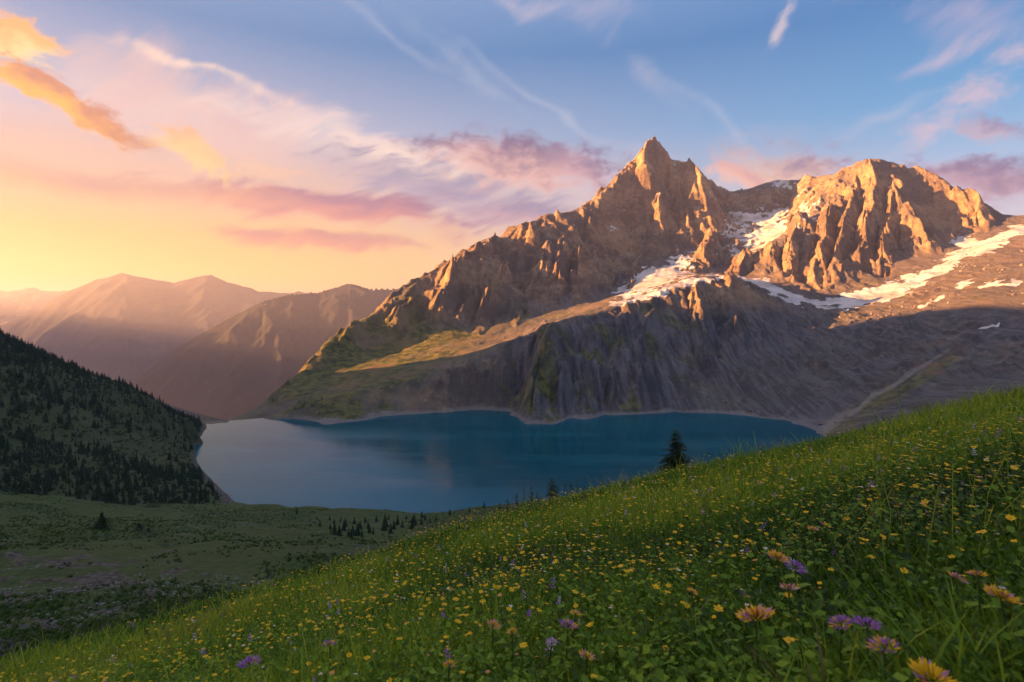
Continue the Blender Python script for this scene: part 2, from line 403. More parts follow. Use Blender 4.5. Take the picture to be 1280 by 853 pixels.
# ------------------------------------------------------------------ the mountain
def build_mountain():
    P = []
    def line(pts, step=28):
        for p in polyline([W3(*q) for q in pts], step): P.append(p)
    def raw(pts): P.extend([np.array(p, float) for p in pts])
    crest = [(322,516,960),(335,503,1000),(365,470,1100),(395,440,1200),(440,405,1350),(500,366,1500),(535,343,1600),(558,328,1660),(575,314,1700),
             (588,315,1720),(603,303,1750),(620,293,1800),(636,298,1830),(652,282,1870),(690,268,1950),(722,262,2020),(745,250,2080),
             (770,225,2180),(800,190,2270),(818,178,2300),(832,187,2310),(841,204,2318),(848,201,2322),(860,208,2335),(875,221,2360),(892,234,2385),(908,240,2420),
             (935,238,2520),(958,233,2600),(975,226,2620),(990,229,2500),(1010,222,2350),(1040,218,2230),(1068,208,2150),(1082,201,2110),(1100,199,2080),(1130,207,2080),
             (1160,219,2060),(1200,236,2020),(1240,256,1980),(1268,272,1950),(1290,268,1900),(1400,240,1850),(1560,200,1800)]
    line(crest)
    for p in polyline([W3(*q) for q in crest], 60):              # the far side falls away
        x, y, z = p
        for d, f in ((180, .55), (500, .6)):
            k = (y + d) / y
            P.append(np.array((x * k, y + d, z - d * f)))
    # spurs toward the viewer
    line([(818,178,2300),(812,205,2235),(814,232,2175),(819,250,2130)])
    line([(836,200,2318),(830,225,2272),(829,243,2225)])           # couloir
    line([(832,247,2165),(826,266,2110),(822,288,2050),(826,304,1990)])
    line([(842,262,2165),(846,290,2085),(850,310,2010)])           # notch
    line([(848,201,2322),(864,226,2262),(872,252,2190),(882,275,2120),(895,300,2030),(905,322,1950)])
    line([(800,195,2272),(786,225,2205),(772,255,2130),(755,278,2050)])
    line([(800,255,2160),(795,285,2075),(800,310,1990)])
    line([(905,322,1950),(893,334,1880),(880,345,1800)])
    line([(745,250,2080),(735,285,1960),(722,310,1860),(708,340,1740),(700,362,1640),(705,385,1540)])
    line([(690,268,1950),(668,300,1830),(660,335,1730),(664,365,1640),(662,392,1530)])
    line([(636,298,1830),(640,330,1760),(640,370,1630),(645,400,1480)])
    line([(620,293,1800),(618,330,1700),(612,360,1600),(600,385,1510),(590,408,1430)])
    line([(575,314,1700),(566,345,1600),(545,375,1500),(510,405,1400),(470,440,1260)])
    line([(500,366,1500),(480,400,1390),(440,440,1240),(400,475,1080)])
    line([(770,300,2010),(772,330,1900),(760,365,1720),(745,378,1600)])
    # snow field under the summit and the bowl behind
    line([(890,318,1930),(870,326,1880),(845,335,1820),(815,348,1740),(785,362,1640)])
    line([(905,262,2330),(935,268,2280),(970,266,2260),(985,258,2330)])
    line([(905,290,2140),(940,290,2110),(975,278,2130)])
    line([(915,318,1960),(950,305,1960),(985,285,2020)])
    # right peak
    line([(905,325,1930),(925,318,1870),(950,318,1830)])
    line([(905,345,1800),(925,345,1740),(950,345,1720)])
    line([(985,258,2330),(1005,240,2280),(1020,232,2260)])
    line([(1068,208,2150),(1050,240,2040),(1030,265,1960),(1010,290,1880),(995,320,1770),(985,350,1640)])
    line([(1082,201,2110),(1075,240,2000),(1060,280,1880),(1048,320,1740),(1040,352,1620),(1035,366,1560)])
    line([(1100,199,2080),(1108,230,2000),(1112,262,1915),(1118,290,1830),(1122,318,1730),(1108,345,1600)])
    line([(1112,262,1915),(1140,285,1850),(1155,305,1760),(1172,318,1690)])
    line([(1160,219,2060),(1168,250,1975),(1180,280,1880),(1195,300,1790)])
    line([(1130,207,2080),(1142,240,1990),(1160,270,1900)])
    line([(1200,236,2020),(1215,262,1945),(1228,285,1840)])
    line([(1240,256,1980),(1252,278,1860)])
    # the ice ribbon along its foot and the slope below
    line([(925,358,1600),(955,362,1560),(990,374,1520),(1020,381,1480),(1060,378,1470),(1100,368,1480),(1140,350,1530),(1180,330,1580),(1220,310,1640),(1260,293,1700),(1300,278,1760)])
    line([(1290,300,1560),(1230,335,1440),(1170,362,1360),(1120,388,1300),(1060,396,1300),(1000,396,1330)])
    line([(1290,350,1250),(1230,372,1200),(1160,398,1180),(1080,412,1200),(1000,415,1230)])
    line([(1290,400,1000),(1220,415,1000),(1150,432,1010),(1080,445,1040),(1010,450,1080)])
    line([(1290,450,820),(1220,468,800),(1150,490,800),(1090,510,800),(1050,525,830)])
    line([(1290,488,640),(1200,515,640),(1120,535,660),(1080,548,680)])
    line([(1300,530,540),(1100,580,560)])
    line([(1185,437,960),(1130,468,880),(1080,500,850),(1040,528,820)])
    line([(1400,440,750),(1400,330,1200),(1400,275,1650)], 80)
    line([(1600,420,700),(1600,300,1200),(1600,240,1650)], 80)
    # bench and its edge
    line([(360,512,880),(400,498,900),(450,490,930),(530,474,980),(600,455,1020),(650,438,1040),(690,414,1060),(730,399,1120),(780,380,1200),(850,360,1290),(905,349,1360),(940,353,1430),(985,372,1480)])
    line([(650,424,1200),(600,434,1150),(540,455,1090),(480,474,1010),(420,490,940)])
    line([(760,374,1400),(720,388,1330),(690,402,1260),(640,415,1320),(600,425,1270)])
    line([(850,352,1480),(890,344,1560),(905,344,1650)])
    line([(820,362,1420),(800,366,1520)])
    # cliffs down to the water
    line([(690,414,1060),(686,440,990),(677,470,930),(667,502,885),(661,526,855)], 20)
    line([(650,438,1040),(650,462,1010),(648,490,965),(645,512,930)], 20)
    line([(780,380,1200),(770,430,1080),(760,480,970),(755,515,915)])
    line([(730,399,1120),(722,440,1020),(715,485,925),(712,524,875)])
    line([(850,360,1290),(850,410,1160),(845,460,1040),(842,508,945)])
    line([(905,349,1360),(905,390,1260),(905,430,1140),(900,470,1030),(900,510,935)])
    line([(940,353,1430),(945,390,1300),(950,430,1150),(955,470,1020),(955,515,905)])
    line([(1000,396,1330),(1000,440,1130),(1000,480,970),(1000,522,860)])
    line([(560,468,1000),(560,490,975),(555,508,950)])
    line([(480,486,955),(480,505,930)])
    for x, y, z in FAR_SHORE[3:]:                                  # shore and lake bed
        P.append(np.array((x, y, LAKE)))
    for x, y, z in polyline(FAR_SHORE[2:], 40):
        k = (y - 60) / y
        P.append(np.array((x * k, y - 60, LAKE - 26)))
        k = (y - 250) / y; P.append(np.array((x * k, y - 250, LAKE - 60)))
    # beyond the outflow on the left
    raw([(-470, 825, -148), (-420, 846, -148.5), (-372, 872, -148), (-500, 845, -154), (-430, 872, -156), (-380, 900, -156), (-520, 900, -175), (-420, 930, -185), (-650, 1100, -240), (-500, 1200, -280), (-420, 1300, -300),
         (-700, 1600, -380), (-500, 1800, -420), (-300, 2100, -300), (-900, 2300, -560), (-200, 2600, -250), (-700, 3000, -650), (-2000, 3000, -700), (-1300, 1700, -420)])
    rbf = RBF(P)
    t = np.concatenate([np.linspace(-.70, -.46, 40)[:-1], np.linspace(-.46, .93, 900)[:-1], np.linspace(.93, 1.5, 90)]).astype(f32)
    y = np.concatenate([np.linspace(540, 770, 50)[:-1], np.linspace(770, 2450, 800)[:-1], np.linspace(2450, 2950, 60)]).astype(f32)
    T, Y = np.meshgrid(t, y); X = T * Y
    tc = t[::3]; yc = y[::3]
    if tc[-1] != t[-1]: tc = np.append(tc, t[-1])
    if yc[-1] != y[-1]: yc = np.append(yc, y[-1])
    Tc, Yc = np.meshgrid(tc, yc); Xc = Tc * Yc
    wx = fbm(Xc, Yc, 90, 3, .5, 1) * 16; wy = fbm(Xc, Yc, 90, 3, .5, 4) * 16
    B = upsample(rbf(Xc + wx, Yc + wy), tc, yc, t, y)
    # ribs and couloirs of the rock faces: raised or cut along lines over the base surface
    PXb = HX + F * T + fbm(X, Y, 70, 3, .5, 2) * 5; PYb = HY - F * B / Y + fbm(X, Y, 70, 3, .5, 5) * 5
    def rib(pts, A, w, lo=.5):
        best = np.full(B.shape, 9.0, f32); s_ = np.zeros_like(B); k0 = 0; tot = sum(math.hypot(b[0] - a[0], b[1] - a[1]) for a, b in zip(pts[:-1], pts[1:]))
        for a, b in zip(pts[:-1], pts[1:]):
            dx, dy = b[0] - a[0], b[1] - a[1]
            u = np.clip(((PXb - a[0]) * dx + (PYb - a[1]) * dy) / (dx * dx + dy * dy), 0, 1)
            q = np.hypot(PXb - a[0] - u * dx, PYb - a[1] - u * dy) / w
            s_ = np.where(q < best, (k0 + u * math.hypot(dx, dy)) / tot, s_); best = np.minimum(best, q); k0 += math.hypot(dx, dy)
        return A * np.clip(1 - best, 0, 1) ** .9 * sstep(0, .25, s_ + .05) * sstep(1.0, .6, s_)
    D = np.zeros_like(B)
    for pts, A, w in [
        ([(818,172),(816,186),(813,205),(815,231),(814,252)], 62, 15), ([(790,211),(776,233),(762,264)], 30, 11), ([(808,195),(797,229),(783,264)], 30, 9),
        ([(829,245),(824,262),(823,283),(826,302)], 46, 10), ([(846,196),(861,217),(870,233),(879,257),(889,278),(899,304)], 66, 16),
        ([(843,217),(848,236),(850,257),(848,278)], 26, 7), ([(863,245),(861,268),(863,292)], 24, 7), ([(900,297),(889,313),(872,332)], 40, 12), ([(803,255),(801,275),(808,300)], 28, 9),
        ([(1044,254),(1033,293),(1022,338),(1015,366)], 46, 11), ([(1064,234),(1067,264),(1053,298),(1041,338),(1036,366)], 50, 11),
        ([(1087,202),(1089,236),(1093,276),(1081,304),(1075,349)], 66, 15), ([(1109,234),(1126,273),(1140,290),(1155,307)], 44, 12), ([(1116,262),(1112,290),(1104,318),(1106,346)], 46, 10),
        ([(1003,272),(992,300),(985,330),(990,356)], 40, 10), ([(1131,264),(1154,301),(1172,318)], 30, 9), ([(1193,238),(1221,264),(1235,292)], 46, 16), ([(965,312),(960,335)], 30, 9), ([(930,322),(926,345)], 30, 9),
        ([(710,303),(696,338),(701,372)], 48, 13), ([(729,310),(720,352),(715,380)], 40, 11), ([(668,284),(655,319),(648,350)], 40, 12), ([(690,300),(680,340),(672,372)], 30, 10),
        ([(640,335),(633,352),(619,380),(601,405),(591,418)], 50, 12), ([(575,345),(563,370),(549,391),(536,408)], 40, 12), ([(600,360),(587,391),(566,410)], 34, 10), ([(619,296),(598,317),(566,356),(531,380)], 36, 13),
        ([(700,408),(690,416),(684,440),(674,472),(664,505),(660,545)], 30, 17), ([(648,446),(646,470),(640,530)], -16, 16), ([(608,462),(604,490),(600,530)], 12, 12), ([(565,474),(560,495),(556,530)], 10, 12), ([(725,412),(716,450),(708,540)], -14, 12),
        ([(770,392),(760,440),(752,540)], -12, 12), ([(815,376),(806,430),(800,540)], 12, 14), ([(868,356),(872,400),(884,470)], 20, 12), ([(905,352),(915,400),(930,450)], 18, 12), ([(885,356),(893,400),(905,460)], -14, 9),
        ([(745,262),(738,290),(744,318)], 34, 11), ([(525,375),(500,400),(470,430)], 24, 13), ([(650,385),(640,405)], 24, 9),
        ([(838,203),(832,228),(829,241)], -40, 7), ([(837,247),(840,262),(842,283)], -40, 8), ([(765,295),(770,335),(757,368)], -40, 28), ([(1120,285),(1124,312)], -30, 12), ([(1055,262),(1044,300),(1030,345)], -26, 7),
        ([(660,345),(655,380)], -30, 14), ([(613,335),(606,365)], -26, 10)]:
        D += rib(pts, A * .9, w)
    D[1:-1, 1:-1] = (D[1:-1, 1:-1] * 4 + D[:-2, 1:-1] + D[2:, 1:-1] + D[1:-1, :-2] + D[1:-1, 2:]) / 8
    below = HY - F * B / Y - np.interp(HX + F * T, [c[0] for c in crest], [c[1] for c in crest])     # rows under the skyline
    D *= sstep(-4, 16, below)
    B = B + D
    gx, gy = polar_grad(T, Y, B)
    for _ in range(6):                                             # calm the slope field
        for g in (gx, gy):
            g[1:-1, 1:-1] = (g[1:-1, 1:-1] * 2 + g[:-2, 1:-1] + g[2:, 1:-1] + g[1:-1, :-2] + g[1:-1, 2:]) / 6
    sl = np.sqrt(gx * gx + gy * gy)
    amp = 0.10 + 0.9 * sstep(.38, .85, sl)
    amp *= sstep(LAKE + 2, LAKE + 45, B) * (.35 + .65 * sstep(390, 580, HX + F * T))
    PX = HX + F * T
    PY0 = HY - F * B / Y
    cliff = sstep(350, 395, PY0) * sstep(460, 540, PX)             # faces above the water are smoother
    amp *= 1 - .3 * cliff
    amp *= 1 - .3 * sstep(1000, 1080, PX) * sstep(360, 420, PY0)
    E = erode(X, Y, gx, gy, amp, [190, 95, 48, 24, 12, 6], [.11, .135, .13, .14, .13, .11])
    E *= .65 + .35 * sstep(0, 14, below)
    E = np.where(E > 14, 14 + (E - 14) * .3, E)
    Z = B + E
    Z += amp * (ridged(X, Y, 60, 5, .6, 2) - .35) * 22 + sstep(880, 960, PX) * sstep(380, 405, PY0) * sstep(500, 455, PY0) * (ridged(X, Y, 45, 4, .55, 6) - .3) * 14 + fbm(X, Y, 25, 3, .5, 3) * 1.0 * sstep(LAKE, LAKE + 20, B)
    ca, sa = .82, .57
    for lam, q, k in ((70, .30, 0), (34, .34, 2), (17, .34, 4), (9, .28, 6)):
        Z += amp * sstep(0, 10, below) * (.45 - cells((ca * X + sa * Y).astype(f32), ((-sa * X + ca * Y) * .75 + Z * .35).astype(f32), lam, k)) * lam * q
    rough = sstep(960, 1030, PX) * sstep(318, 345, PY0) * sstep(535, 500, PY0) * sstep(-.25, .25, fbm(X, Y, 130, 4, .6, 1)) * sstep(LAKE + 5, LAKE + 30, B)
    for lam, q, k in ((42, .16, 1), (20, .24, 3), (10, .26, 5)): Z += rough * (.45 - cells(X, (Y * .8 + Z * .3).astype(f32), lam, k)) * lam * q
    gm = np.sqrt(gx * gx + gy * gy) + 1e-4
    st = gully(X, Y, 46, -gy / gm, gx / gm, 2)[0] * .6 + gully(X, Y, 19, -gy / gm, gx / gm, 5)[0] * .6
    PY = HY - F * Z / Y
    # ---- what grows or lies where
    nz = fbm(X, Y, 120, 5, .6, 5); nf = fbm(X, Y, 30, 4, .6, 6)
    wob = fbm(X, Y, 40, 4, .6, 1); wob2 = fbm(X, Y, 40, 4, .6, 4); PX_, PY_ = PX, PY
    PX = PX + wob * 16; PY = PY + wob2 * 9
    def seg(px0, py0, px1, py1, w0, w1=None):
        w1 = w0 if w1 is None else w1
        dx, dy = px1 - px0, py1 - py0
        u = np.clip(((PX - px0) * dx + (PY - py0) * dy) / (dx * dx + dy * dy), 0, 1)
        d = np.hypot(PX - px0 - u * dx, PY - py0 - u * dy)
        return 1 - d / (w0 + (w1 - w0) * u)
    def path(pts):
        m = np.full_like(PX, -9)
        for a, b in zip(pts[:-1], pts[1:]): m = np.maximum(m, seg(a[0], a[1], b[0], b[1], a[2], b[2]))
        return m
    zx, zy = polar_grad(T, Y, Z); slope = np.sqrt(zx * zx + zy * zy)
    sn = path([(1300,276,6),(1250,298,6),(1200,321,7),(1150,348,8),(1105,368,10),(1060,377,9),(1020,380,6),(985,370,6),(955,356,7),(925,350,6)])
    sn = np.maximum(sn, path([(1200,300,8),(1235,310,6)]))
    sn = np.maximum(sn, path([(908,285,16),(940,278,20),(975,265,14)]))
    sn = np.maximum(sn, path([(915,310,9),(950,298,12),(1000,275,12),(1010,250,14),(1000,236,10)]))
    sn = np.maximum(sn, path([(893,323,7),(870,328,13),(840,338,14),(810,350,13),(780,366,9)]) - .05)
    sn = np.maximum(sn, path([(900,347,4),(860,357,6),(820,367,6),(770,380,3)]) - .1)
    sn = np.maximum(sn, path([(838,205,4),(831,228,4),(828,243,5)]) + .75)
    sn = np.maximum(sn, path([(833,187,6),(838,200,7)]) + .35)
    sn = np.maximum(sn, path([(822,186,2.5),(830,196,3)]) + .5); sn = np.maximum(sn, path([(852,212,2.5),(860,222,2.5)]) + .4); sn = np.maximum(sn, path([(885,238,3),(895,252,4)]) + .3)
    sn = np.maximum(sn, path([(745,292,6),(765,283,8)]))
    sn = np.maximum(sn, path([(780,315,3),(800,332,4)]) - .2)
    sn = np.maximum(sn, path([(1195,360,4),(1215,350,3)]) - .1)
    sn = np.maximum(sn, path([(1225,360,3),(1270,350,4)]) - .15)
    sn = np.maximum(sn, path([(1225,410,3),(1250,405,3)]) - .3)
    sn = np.maximum(sn, path([(975,228,8),(992,234,8)]) - .1)
    sn = np.maximum(sn, path([(1150,385,4),(1185,372,4)]) - .3)
    nq = fbm(X, Y, 14, 4, .65, 2)
    snow = np.clip(.48 + .9 * np.clip(sn, -1.5, .45) + .45 * nf + .35 * nq - .7 * np.clip(slope - .7, 0, 1.2) - .06, 0, 1) * (sn > -1.2)
    PX, PY = PX_, PY_
    high = sstep(330, 180, PY) * sstep(1.5, .6, slope)
    snow = np.maximum(snow, (high * (.5 + .9 * nf) > .55) * .62)
    benchy = sstep(.62, .36, sl) * sstep(1750, 1500, Y) * (1 - .65 * sstep(560, 660, PX))
    left = sstep(640, 480, PX + (PY - 400) * .8)
    grass = np.clip(benchy * (.75 + .5 * nz) + left * (.8 + nz) * sstep(330, 420, PY), 0, 1)
    grass *= np.where(PX > 900, sstep(300, 340, PY) * (.55 + .6 * nz), 1)
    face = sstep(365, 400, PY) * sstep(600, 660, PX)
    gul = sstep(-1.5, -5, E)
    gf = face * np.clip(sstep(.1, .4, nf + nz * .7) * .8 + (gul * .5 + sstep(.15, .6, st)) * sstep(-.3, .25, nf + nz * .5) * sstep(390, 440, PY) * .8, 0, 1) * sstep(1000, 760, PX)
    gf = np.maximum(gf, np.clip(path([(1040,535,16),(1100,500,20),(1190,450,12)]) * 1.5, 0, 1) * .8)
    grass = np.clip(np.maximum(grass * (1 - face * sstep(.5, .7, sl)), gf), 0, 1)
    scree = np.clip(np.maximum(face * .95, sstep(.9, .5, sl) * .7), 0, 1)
    shore = sstep(LAKE + 6, LAKE + 2, Z + nf * 5 + nq * 2) * (PX < 1028) * (.25 + .75 * sstep(330, 420, PX))
    trail = np.clip(path([(1020,543,9),(1048,524,7),(1072,512,5),(1092,494,5.5),(1116,484,3.5),(1138,466,4),(1160,454,2.5),(1186,437,2)]) * 1.6 + nf * .9 + nq * .5, 0, 1)
    grass *= 1 - shore
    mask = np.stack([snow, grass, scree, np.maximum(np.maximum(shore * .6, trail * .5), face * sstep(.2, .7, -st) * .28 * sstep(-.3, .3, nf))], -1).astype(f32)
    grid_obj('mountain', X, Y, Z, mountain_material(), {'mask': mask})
    return X, Y, Z
MX, MY, MZ = build_mountain()

# ------------------------------------------------------------------ far ridges
def build_ridge(name, crest, slope, lams, stren, y0, y1, t0, t1, nt, ny, mat, seed, back=.45):
    t = np.linspace(t0, t1, nt).astype(f32); y = np.linspace(y0, y1, ny).astype(f32)
    T, Y = np.meshgrid(t, y); X = T * Y
    ct = np.array([(c[0] - HX) / F for c in crest]); cy = np.array([c[2] for c in crest], float)
    cz = np.array([(HY - c[1]) / F * c[2] for c in crest])
    Yc = np.interp(T, ct, cy); Zc = np.interp(T, ct, cz)
    d = Y - Yc
    B = Zc - np.where(d < 0, -d * slope, d * back)
    B += fbm(X, Y, (y1 - y0) * .4, 3, .5, seed) * (y1 - y0) * .03 * sstep(0, 400, np.abs(d))
    gx, gy = polar_grad(T, Y, B)
    gx = gx + fbm(X, Y, 500, 2, .5, seed + 1) * .5
    E = erode(X, Y, gx, gy, np.minimum(1, .25 + np.abs(d) / 500), lams, stren)
    Z = B + E
    nf = fbm(X, Y, 200, 5, .6, seed + 2)
    snow = np.clip((nf - .22) * 3, 0, 1) * sstep(.45, .8, Z / (Zc + 1)) * .5 * (name == 'ridge') * (Y > 5200)
    grass = np.clip(.6 + nf, 0, 1)
    mask = np.stack([snow, grass, np.zeros_like(Z), np.zeros_like(Z)], -1).astype(f32)
    grid_obj(name, X, Y, Z, mat, {'mask': mask})
mm = mountain_material('ridge_ground', .97)
build_ridge('ridge', [(60,575,4600),(165,478,4900),(200,450,5100),(250,418,5300),(290,396,5500),(330,378,5700),(365,368,5900),(400,365,6100),(437,356,6300),(470,362,6400),(520,361,6500),(600,340,6800),(800,330,6800)],
            .62, [700, 350, 175, 88], [.07, .08, .08, .07], 3300, 7800, -.85, .2, 420, 300, mm, 2)
build_ridge('far_ridge', [(-300,440,10000),(-100,415,10000),(0,407,10000),(40,392,10000),(75,369,10000),(120,349,10000),(155,341,10000),(190,350,10000),(215,354,10000),(240,348,10000),(260,344,10000),(285,355,10000),(320,363,10000),(350,366,10000),(400,366,10000),(500,370,10000),(700,360,10000)],
            .5, [1360, 680, 340, 170], [.06, .06, .06, .05], 6500, 12200, -1.4, .15, 360, 200, mm, 4)
build_ridge('horizon_ridge', [(-500,372,14500),(-200,360,14500),(0,364,14500),(40,361,14500),(90,366,14500),(200,380,14500),(500,380,14500)],
            .3, [2000, 1000, 500], [.08, .08, .08], 12000, 16500, -1.8, .1, 200, 60, mm, 5)
def build_shade_ridge():
    # ridge added out of sight on the left so that it keeps the lower valley in shade
    u = np.linspace(0, 1, 160); v = np.linspace(-1, 1, 40)
    U, Vv = np.meshgrid(u, v)
    cx, cy = -3300 - 5600 * U, 2100 + 6200 * U
    X = cx + Vv * -900; Y = cy + Vv * -800
    Z = 230 + 160 * U - 1500 * np.abs(Vv) ** 1.1 + fbm(X.astype(f32), Y.astype(f32), 1300, 5, .6, 3) * 420
    grid_obj('shade_ridge', X.astype(f32), Y.astype(f32), Z.astype(f32), mm, {'mask': np.concatenate([np.zeros(X.shape + (1,)), np.ones(X.shape + (1,)), np.zeros(X.shape + (2,))], -1).astype(f32)})
build_shade_ridge()

# ------------------------------------------------------------------ the lake
def build_lake():
    m, t, b = material('lake_water')
    co = t.new('ShaderNodeTexCoord').outputs['Object']
    n = t.noise(t.vmath('MULTIPLY', co, (1, 1.6, 1)), 0.5, 4, 0.6)
    wind = t.noise(t.vmath('MULTIPLY', co, (.35, 1.5, 1)), 0.012, 5, 0.6)
    bp = t.new('ShaderNodeBump'); bp.inputs['Distance'].default_value = 0.25
    t.put(bp.inputs['Strength'], t.smooth(wind, .35, .7, .12, .45))
    t.put(bp.inputs['Height'], n)
    df = t.new('ShaderNodeBsdfDiffuse'); t.put(df.inputs[0], t.mix(t.smooth(wind, .4, .65), (0.001, 0.066, 0.094), (0.002, 0.088, 0.116)))
    gl = t.new('ShaderNodeBsdfGlossy'); gl.inputs['Color'].default_value = (0.46, 0.68, 0.95, 1)
    t.put(gl.inputs['Roughness'], t.smooth(wind, .4, .7, .05, .16)); t.l.new(bp.outputs[0], gl.inputs['Normal'])
    fr = t.new('ShaderNodeFresnel'); fr.inputs['IOR'].default_value = 1.28; t.l.new(bp.outputs[0], fr.inputs['Normal'])
    mx = t.new('ShaderNodeMixShader'); t.put(mx.inputs[0], fr.outputs[0]); t.l.new(df.outputs[0], mx.inputs[1]); t.l.new(gl.outputs[0], mx.inputs[2])
    t.l.new(mx.outputs[0], m.node_tree.nodes['Material Output'].inputs['Surface'])
    V = np.array([(-700, 380, LAKE), (700, 380, LAKE), (700, 1010, LAKE), (-300, 1010, LAKE), (-366, 886, LAKE), (-418, 858, LAKE), (-470, 836, LAKE), (-560, 760, LAKE), (-700, 700, LAKE)])
    me = mesh_from('lake_water', V, list(range(9)), 9, m, False)
    tag(obj('lake_water', me), kind='structure')
build_lake()

# ------------------------------------------------------------------ near ground
H0, RC = 0.75, 18.0
def meadow_z(X, Y):
    r = np.sqrt(X * X + Y * Y) + 1e-6
    g = .2665 * X - .0435 * (np.sqrt(X * X + 9) - 3)
    s = g - .350 * Y
    lg = np.log(np.maximum(r, RC) / RC)
    bend = np.where(r < RC, 2 * H0 * r / RC - H0 * r * r / RC ** 2, H0 - .010 * r * lg * lg)
    bend = bend - np.maximum(r - 150, 0) ** 2 * .0006
    und = (fbm(X, Y, 2.4, 3, .5, 1) * .10 + fbm(X, Y, 11, 2, .5, 2) * .12 * np.clip(r / 10, 0, 1)) * np.clip(r / 2, 0, 1)
    return (-H0 + s + bend + und).astype(f32)
def valley_z(X, Y):
    r = np.sqrt(X * X + Y * Y)
    z = -32 - .265 * Y + .04 * np.maximum(-X - 50, 0) + .11 * np.maximum(X + 60, 0)
    z += fbm(X, Y, 70, 4, .5, 3) * 4.5 * sstep(470, 380, Y) + fbm(X, Y, 16, 4, .55, 5) * 1.7
    z += 14 * np.exp(-((X + .80 * Y + 60) / 60) ** 2) * sstep(250, 420, Y)
    return z.astype(f32)
def near_z(X, Y):
    a = meadow_z(X, Y); b = valley_z(X, Y); k = 2.0
    return np.where(np.maximum(a, b) == a, a, b) + 0 * k
_hp = []
for p in [(-60,395,600),(0,424,620),(60,449,620),(100,465,625),(140,480,635),(200,507,655),(240,530,700)]: _hp.append(W3(*p))
_hp += [W3(*p) for p in [(0,627,362),(100,630,385),(200,632,420),(290,634,458),(0,560,440),(100,575,450),(180,585,500),(60,500,520),(130,530,540)]]
_hp += [(x, y, LAKE) for x, y, z in polyline(LEFT_SHORE, 25)] + [(x + 60, y, LAKE - 25) for x, y, z in polyline(LEFT_SHORE, 40)]
_hp += [(-452, 830, -146), (-560, 760, -90), (-600, 900, -130), (-640, 740, -40), (-700, 620, 60), (-820, 560, 130), (-1000, 450, 265), (-1000, 600, 278), (-1000, 740, 282), (-1000, 870, 280), (-1200, 860, 290), (-820, 910, -75), (-1000, 898, 120), (-1000, 920, -20), (-1000, 965, -50), (-1200, 900, 80), (-1200, 935, -20), (-1400, 930, -20), (-1000, 1010, -50), (-1000, 300, 230), (-1000, 0, 225), (-1000, -200, 235), (-1000, -420, 235), (-1400, -600, 240), (-700, -300, 80), (-400, -600, 60), (-300, -200, 0),  # heights out of view on the left are raised to shade meadow and slopes
        (-420, 330, -90), (-500, 280, -70), (-620, 240, -35), (-800, 260, 10), (-800, 420, 20), (-1200, 1090, 0), (-1300, 700, 240), (-1400, 1200, 0), (-1000, 1110, -60), (-1300, 0, 200), (-800, 0, 100), (-600, 60, -5)]
hill_rbf = RBF(_hp, reg=4)
def hill_z(X, Y):
    z = hill_rbf(X, Y)
    k = sstep(LAKE + 2, LAKE + 25, z)
    return z + (fbm(X, Y, 70, 4, .5, 2) * 6 + fbm(X, Y, 15, 3, .5, 3) * 1.2) * k

def ground_material():
    m, t, b = material('meadow_ground')
    co = t.new('ShaderNodeTexCoord').outputs['Object']
    n1 = t.noise(co, 0.35, 5, 0.6); n2 = t.noise(co, 4.0, 4, 0.6)
    col = t.mix(t.smooth(n2, .35, .65), (0.020, 0.034, 0.009), (0.050, 0.072, 0.018))
    col = t.mix(t.smooth(n1, .5, .7, 0, .5), col, (0.075, 0.080, 0.022))
    t.put(b.inputs['Base Color'], col)
    bp = t.new('ShaderNodeBump'); bp.inputs['Distance'].default_value = .08; t.put(bp.inputs['Height'], n2); t.l.new(bp.outputs[0], b.inputs['Normal'])
    return m
def valley_material(name, hill=False):  # hill: drier, browner turf
    m, t, b = material(name)
    co = t.new('ShaderNodeTexCoord').outputs['Object']
    n0 = t.noise(co, 0.02, 4, 0.55); n1 = t.noise(co, 0.09, 5, 0.62); n2 = t.noise(co, 0.45, 6, 0.72)
    g = t.mix(t.smooth(n2, .35, .65), (0.013, 0.030, 0.005), (0.056, 0.100, 0.015))
    g = t.mix(t.smooth(n1, .45, .7, 0, .6), g, (0.070, 0.068, 0.036))
    stone = t.mix(t.smooth(n2, .4, .62), (0.034, 0.030, 0.024), (0.125, 0.115, 0.10))
    if hill: g = t.mix(.45, g, (0.056, 0.054, 0.028))
    else: g = t.mix(t.smooth(n0, .4, .6, 0, .7), g, (0.055, 0.085, 0.018))
    a = t.attr('mask').outputs['Fac']
    f = t.smooth(t.math('ADD', a, t.math('MULTIPLY', t.math('SUBTRACT', n1, .5), 1.5)), .45, .62)
    col = t.mix(f, g, stone)
    t.put(b.inputs['Base Color'], col)
    bp = t.new('ShaderNodeBump'); bp.inputs['Distance'].default_value = 1.6; t.put(bp.inputs['Height'], t.math('ADD', n2, n1)); t.l.new(bp.outputs[0], b.inputs['Normal'])
    return m
